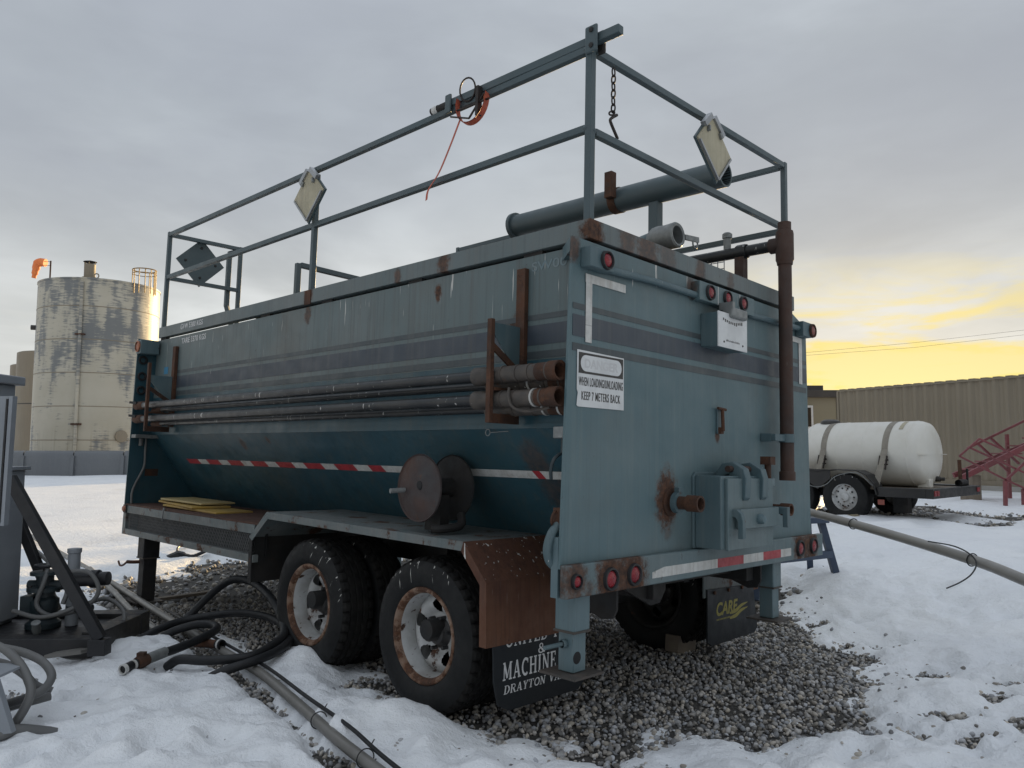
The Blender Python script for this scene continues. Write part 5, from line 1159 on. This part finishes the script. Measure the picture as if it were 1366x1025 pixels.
for yy, l in ((.50, 'beige ratchet strap over the far left end of the white tank'), (-.42, 'beige ratchet strap over the right end of the white tank')):
    s_ = thing('tank_strap', l, 'strap', (.86, yy, .48), FM, 'straps over the white tank')
    mb = MB(); n = 28
    for i in range(n):
        a0, a1 = R(8 + 164 * i / n), R(8 + 164 * (i + 1) / n); r0 = .478
        mb.add([(.86 + r0 * math.cos(a), yy + e, .955 + r0 * math.sin(a)) for a in (a0, a1) for e in (-.045, .045)], [(0, 1, 3, 2)])
    for a, b in (((.86 - .474, .955 + .066), (.13, .50)),):
        mb.add([(a[0], yy - .045, a[1]), (a[0], yy + .045, a[1]), (b[0], yy - .02, b[1]), (b[0], yy + .07, b[1])], [(0, 1, 3, 2)])
    mb.add([(.86 - .45, yy + .05, .80), (.86 - .45, yy - .0, .80), (.25, yy + .32, .50), (.25, yy + .27, .50)], [(0, 1, 3, 2)])
    part(s_, 'webbing', mb, 'webbing', smooth=60)
    part(s_, 'ratchet', MB().box(.32, .365, yy - .06, yy + .06, .86, .885).box(.30, .345, yy - .06, yy + .06, .80, .82).bar((.345, yy - .05, .93), (.27, yy - .05, .74), .012, .03).bar((.345, yy + .05, .93), (.27, yy + .05, .74), .012, .03), 'chain')
single('wheel_chock', MB().prism([(-.14, 0), (.14, 0), (.12, .10), (.0, .12), (-.12, .06)], 1, -.07, .07), 'chock', 'tan rubber chock beside the utility trailer wheel', 'chock', FM @ Matrix.Translation((-.16, -.22, .0)) @ Matrix.Rotation(R(80), 4, 'Z'), bevel=.01)

# shipping container on a concrete strip
bd = Vector((.419, -.908, 0)); bn = Vector((.908, .419, 0))
CF = Matrix((bd, bn, Vector((0, 0, 1)))).transposed().to_4x4(); CF.translation = Vector((8.79, 20.8, .22))
ct = thing('shipping_container', 'long tan corrugated shipping container standing behind the red steel frames', 'container', (6, 1.2, 0), CF)
part(ct, 'foundation', MB().box(-.1, 12.4, -.06, 2.5, -.15, .19), 'concrete', .01)
V = []; F = []; x = .06; prof = []
while x < 12.15:
    for dx, dy in ((0, 0), (.07, 0), (.14, .036), (.21, .036)): prof.append((x + dx, dy))
    x += .28
for px, py in prof: V += [(px, .02 + py, .30), (px, .02 + py, 2.52)]
F = [(2 * i, 2 * i + 2, 2 * i + 3, 2 * i + 1) for i in range(len(prof) - 1)]
part(ct, 'corrugated_side', MB().add(V, F), 'tan', smooth=0)
part(ct, 'roof', MB().box(0, 12.2, .0, 2.44, 2.5204, 2.56), 'tan')
rb = MB()
for i in range(43): rb.box(.1 + .28 * i, .24 + .28 * i, -.004, 2.40, 2.5604, 2.585)
part(ct, 'roof_ribs', rb, 'tan'); part(ct, 'bottom_rail', MB().box(0, 12.2, 0, 2.44, .1904, .2996), 'tan')
part(ct, 'end_wall', MB().box(0, .05, 0.061, 2.44, .30, 2.5196), 'tan'); part(ct, 'end_wall', MB().box(12.16, 12.2, .061, 2.44, .30, 2.5196), 'tan'); part(ct, 'rear_side', MB().box(.0505, 12.1595, 2.40, 2.44, .30, 2.5196), 'tan')
part(ct, 'corner_post', MB().box(-.01, .055, 0, .06, .30, 2.5196), 'tan')
shd = thing('site_shed', 'small tan office shed with dark eaves beyond the white tank', 'shed', (8, 25, .2))
part(shd, 'wall', MB().box(5.5, 10.20, 24, 26.8, .1, 2.80), 'tan2')
part(shd, 'eave', MB().box(5.3, 10.32, 23.82, 27.0, 2.8004, 3.02), 'brown', .01)
part(shd, 'roof_unit', MB().box(8.3, 9.85, 24.3, 26, 3.0204, 3.20), 'brown'); part(shd, 'corner_trim', MB().box(10.12, 10.215, 23.985, 24.05, .1, 2.795), 'brown')
wd = part(shd, 'window', MB().box(8.6, 9.38, 23.97, 23.9995, 1.82, 2.55), 'signwhite'); part(wd, 'pane', MB().box(8.67, 9.31, 23.955, 23.9695, 1.89, 2.48), 'glass')
# red steel frames
r1 = thing('red_railing', 'pinkish red steel railing frame tipped on its legs at the right', 'railing frame', (8.3, 13, .2))
RP = dict(a=(7.52, 13, 1.11), b=(7.87, 13, 1.40), c=(9.2, 13, .80), d=(8.27, 13, .72), e=(9.2, 13, .29), f=(7.70, 13, 1.255), g=(9.2, 13, .55))
for p, q in (('a', 'b'), ('b', 'c'), ('a', 'd'), ('d', 'e'), ('f', 'g')): part(r1, 'tube', MB().bar(RP[p], RP[q], .030, .030), 'redsteel', .004)
part(r1, 'tube', MB().bar((8.27, 12.97, .72), (8.62, 12.97, 1.02), .035, .035), 'redsteel'); part(r1, 'tube', MB().bar((8.0, 13.03, .86), (7.98, 13.03, .99), .04, .04), 'redsteel')
part(r1, 'leg', MB().bar((8.27, 13, .70), (8.22, 12.95, .20), .05, .05), 'redsteel'); part(r1, 'leg', MB().bar((8.60, 13.05, .56), (8.56, 13.0, .18), .05, .05), 'redsteel')
r2 = thing('red_stringers', 'pair of dark red stair stringers lying behind the tipped railing', 'stair frame', (8.5, 13.6, .3))
part(r2, 'stringer', MB().bar((7.95, 13.7, .72), (9.6, 13.7, 1.50), .05, .09), 'redsteel'); part(r2, 'stringer', MB().bar((8.15, 14.3, .74), (9.8, 14.3, 1.42), .05, .09), 'redsteel')
for k in range(5): part(r2, 'tread', MB().box(-.12, .12, 13.73, 14.27, -.012, .012, Matrix.Translation((8.35 + .3 * k, 0, .86 + .142 * k))), 'redsteel')
part(r2, 'prop', MB().box(8.2, 8.35, 13.8, 14.2, .15, .76), 'wood')
r3 = thing('red_handrail', 'thin red handrail rising behind the stringers at the right edge', 'railing frame', (9, 14.6, .3))
part(r3, 'tube', MB().bar((8.55, 14.5, 1.24), (9.7, 14.5, 1.78), .035, .04), 'redsteel'); part(r3, 'tube', MB().bar((8.75, 14.5, 1.32), (9.3, 14.5, .80), .04, .04), 'redsteel'); part(r3, 'tube', MB().bar((9.0, 14.5, 1.42), (9.5, 14.5, .95), .04, .04), 'redsteel')
part(r3, 'leg', MB().bar((9.3, 14.5, 1.5), (9.3, 14.5, .15), .05, .05), 'redsteel')
for k, (dz, l) in enumerate(((0, 'upper thin power line crossing the yellow sky at the right'), (-.5, 'lower thin power line crossing the yellow sky at the right'))):
    single('power_line', MB().tube([(20, 80, 10.2 + dz * .3), (31.1, 80, 11.1 + dz * .6), (42, 80, 12.1 + dz), (55, 80, 13.6 + dz), (80, 80, 16.8 + dz)], .014, 6), 'rubber', l, 'power line', base=(20, 80, 10), group='power lines')

# ================================================================== background left: storage tanks behind a containment wall
TX, TY, TRd = -20.45, 37.8, 2.68
bt = thing('storage_tank', 'tall cream storage tank with scuffed blue-grey patches behind the low wall', 'storage tank', (TX, TY, 0))
bshell = MB().lathe([(TRd, 0), (TRd, 9.02), (TRd + .03, 9.03), (TRd + .03, 9.10), (TRd - .02, 9.11), (0, 9.5)], (0, 0, 0), (0, 0, 1), 72)
sh = link('shell', bshell.mesh('shell', 30), M['tank']); sh.parent = bt
def ap(r, deg, z): return (TX + r * math.sin(R(deg)), TY - r * math.cos(R(deg)), z)
for zz in (1.55, 3.1, 4.65, 6.2, 7.75): part(bt, 'weld_seam', MB().lathe([(TRd, zz), (TRd + .012, zz + .01), (TRd + .012, zz + .03), (TRd, zz + .04)], (TX, TY, 0), (0, 0, 1), 72), 'tantank')
part(bt, 'standpipe', MB().tube([ap(TRd + .07, 12, .6), ap(TRd + .07, 12, 8.9)], .075, 8), 'tank')
part(bt, 'pipe_bracket', MB().box(*(lambda p: (p[0] - .2, p[0] + .2, p[1] - .1, p[1] + .1, 2.25, 2.33))(ap(TRd + .05, 12, 0))), 'rust'); part(bt, 'pipe_bracket', MB().box(*(lambda p: (p[0] - .2, p[0] + .2, p[1] - .1, p[1] + .1, 6.4, 6.46))(ap(TRd + .05, 12, 0))), 'rust')
vc = part(bt, 'vent_stack', MB().lathe([(.33, 9.2), (.33, 9.28), (.25, 9.30), (.25, 9.92)], (TX + .35, TY - 1.7, 0), (0, 0, 1), 20), 'tantank'); part(vc, 'cap', MB().lathe([(.28, 10.02), (.30, 10.04), (0, 10.12)], (TX + .35, TY - 1.7, 0), (0, 0, 1), 20), 'brown')
for k in range(6): part(vc, 'cap_strut', MB().rod((TX + .35 + .24 * math.cos(k), TY - 1.7 + .24 * math.sin(k), 9.9), (TX + .35 + .24 * math.cos(k), TY - 1.7 + .24 * math.sin(k), 10.05), .02, 6), 'brown')
part(bt, 'lifting_eye', MB().torus((TX + .95, TY - 2.2, 9.25), (0, 1, 0), .11, .03, 16, 6), 'tantank')
cg = part(bt, 'ladder_cage', MB(), 'cage') if False else None
cgm = MB(); ccx, ccy = TX + 2.62, TY - 1.0
for k in range(9):
    a = R(-120 + 30 * k); px, py = ccx + .52 * math.cos(a - R(30)), ccy + .52 * math.sin(a - R(30))
    cgm.bar((px, py, 8.6), (px, py, 9.80), .035, .035)
cgm.torus((ccx, ccy, 9.79), (0, 0, 1), .53, .028, 28, 6); cgm.torus((ccx, ccy, 9.60), (0, 0, 1), .53, .018, 28, 6)
part(bt, 'ladder_cage', cgm, 'cage')
part(bt, 'gauge', MB().lathe([(.12, 0), (.12, .2), (0, .21)], ap(TRd, -62, 6.95), (-1, -.4, 0), 10), 'brown'); part(bt, 'manway', MB().lathe([(.28, 0), (.28, .10), (0, .12)], ap(TRd, 52, 1.75), (.75, -.65, 0), 16), 'tantank')
ws = thing('windsock', 'orange windsock drooping from a pole on the storage tank roof', 'windsock', (TX - 1.35, TY - 2.0, 9.2))
wx, wy_ = TX - 1.35, TY - 2.0
part(ws, 'pole', MB().rod((wx, wy_, 9.1), (wx, wy_, 10.02), .035, 8), 'rust')
part(ws, 'arm', MB().bar((wx, wy_, 9.98), (wx - .28, wy_, 9.98), .02, .02).bar((wx, wy_, 9.80), (wx - .28, wy_, 9.80), .02, .02), 'rust')
part(ws, 'sock', MB().tube(smooth_path([(wx - .24, wy_, 9.92), (wx - .45, wy_, 9.95), (wx - .62, wy_, 9.88), (wx - .68, wy_, 9.65), (wx - .73, wy_, 9.40), (wx - .76, wy_, 9.2)], 4), [.19] * 4 + [.2] * 5 + [.17] * 4 + [.14] * 4 + [.10] * 4, 14), 'flag', smooth=60)
for (cx, cy, rr, hh, l) in ((-27.4, 46, 2.0, 6.75, 'tan storage tank partly hidden behind the big cream tank'), (-30.2, 49, 1.6, 6.35, 'leftmost tan tank, just a sliver beside its taller neighbour')):
    q = thing('tan_tank', l, 'storage tank', (cx, cy, 0), group='tan tanks far left')
    part(q, 'shell', MB().lathe([(rr, 0), (rr, hh), (rr - .1, hh + .05), (0, hh + .3)], (cx, cy, 0), (0, 0, 1), 48), 'tantank', smooth=30)
    part(q, 'seam', MB().lathe([(rr + .005, hh * .55), (rr + .02, hh * .55 + .02), (rr + .005, hh * .55 + .05)], (cx, cy, 0), (0, 0, 1), 48), 'brown')
    part(q, 'roof_hatch', MB().torus((cx + rr * .4, cy - 1, hh + .2), (0, 1, 0), .35, .08, 16, 8), 'brown')
fw = thing('containment_wall', 'low grey steel containment wall in front of the storage tanks', 'wall', (-17, 32.6, 0))
xs = [-27, -24.84, -22.73, -20.62, -18.51, -16.4, -14.3, -12.2, -10]
for i in range(len(xs) - 1):
    pm_ = MB(); ZP = [(-.10, 0), (.02, 0), (.20, .02), (.36, 0), (.54, .02), (.70, 0), (.86, .025), (1.0, .05), (1.06, .10), (1.10, .22), (1.08, .28)]
    V = []
    for zz, dy in ZP: V += [(xs[i] + .02, 32.6 + dy, zz), (xs[i + 1] - .02, 32.6 + dy, zz)]
    part(fw, 'wall_panel', pm_.add(V, [(2 * k, 2 * k + 1, 2 * k + 3, 2 * k + 2) for k in range(len(ZP) - 1)]), 'fencegrey', smooth=60)
for x in xs: part(fw, 'post', MB().prism([(32.50, -.1), (32.62, -.1), (32.66, .90), (32.54, .88)], 0, x - .07, x + .07), 'fencegrey')
part(fw, 'inner_liner', MB().box(-27, -10, 32.95, 33.0, .0, 1.02), 'brown')
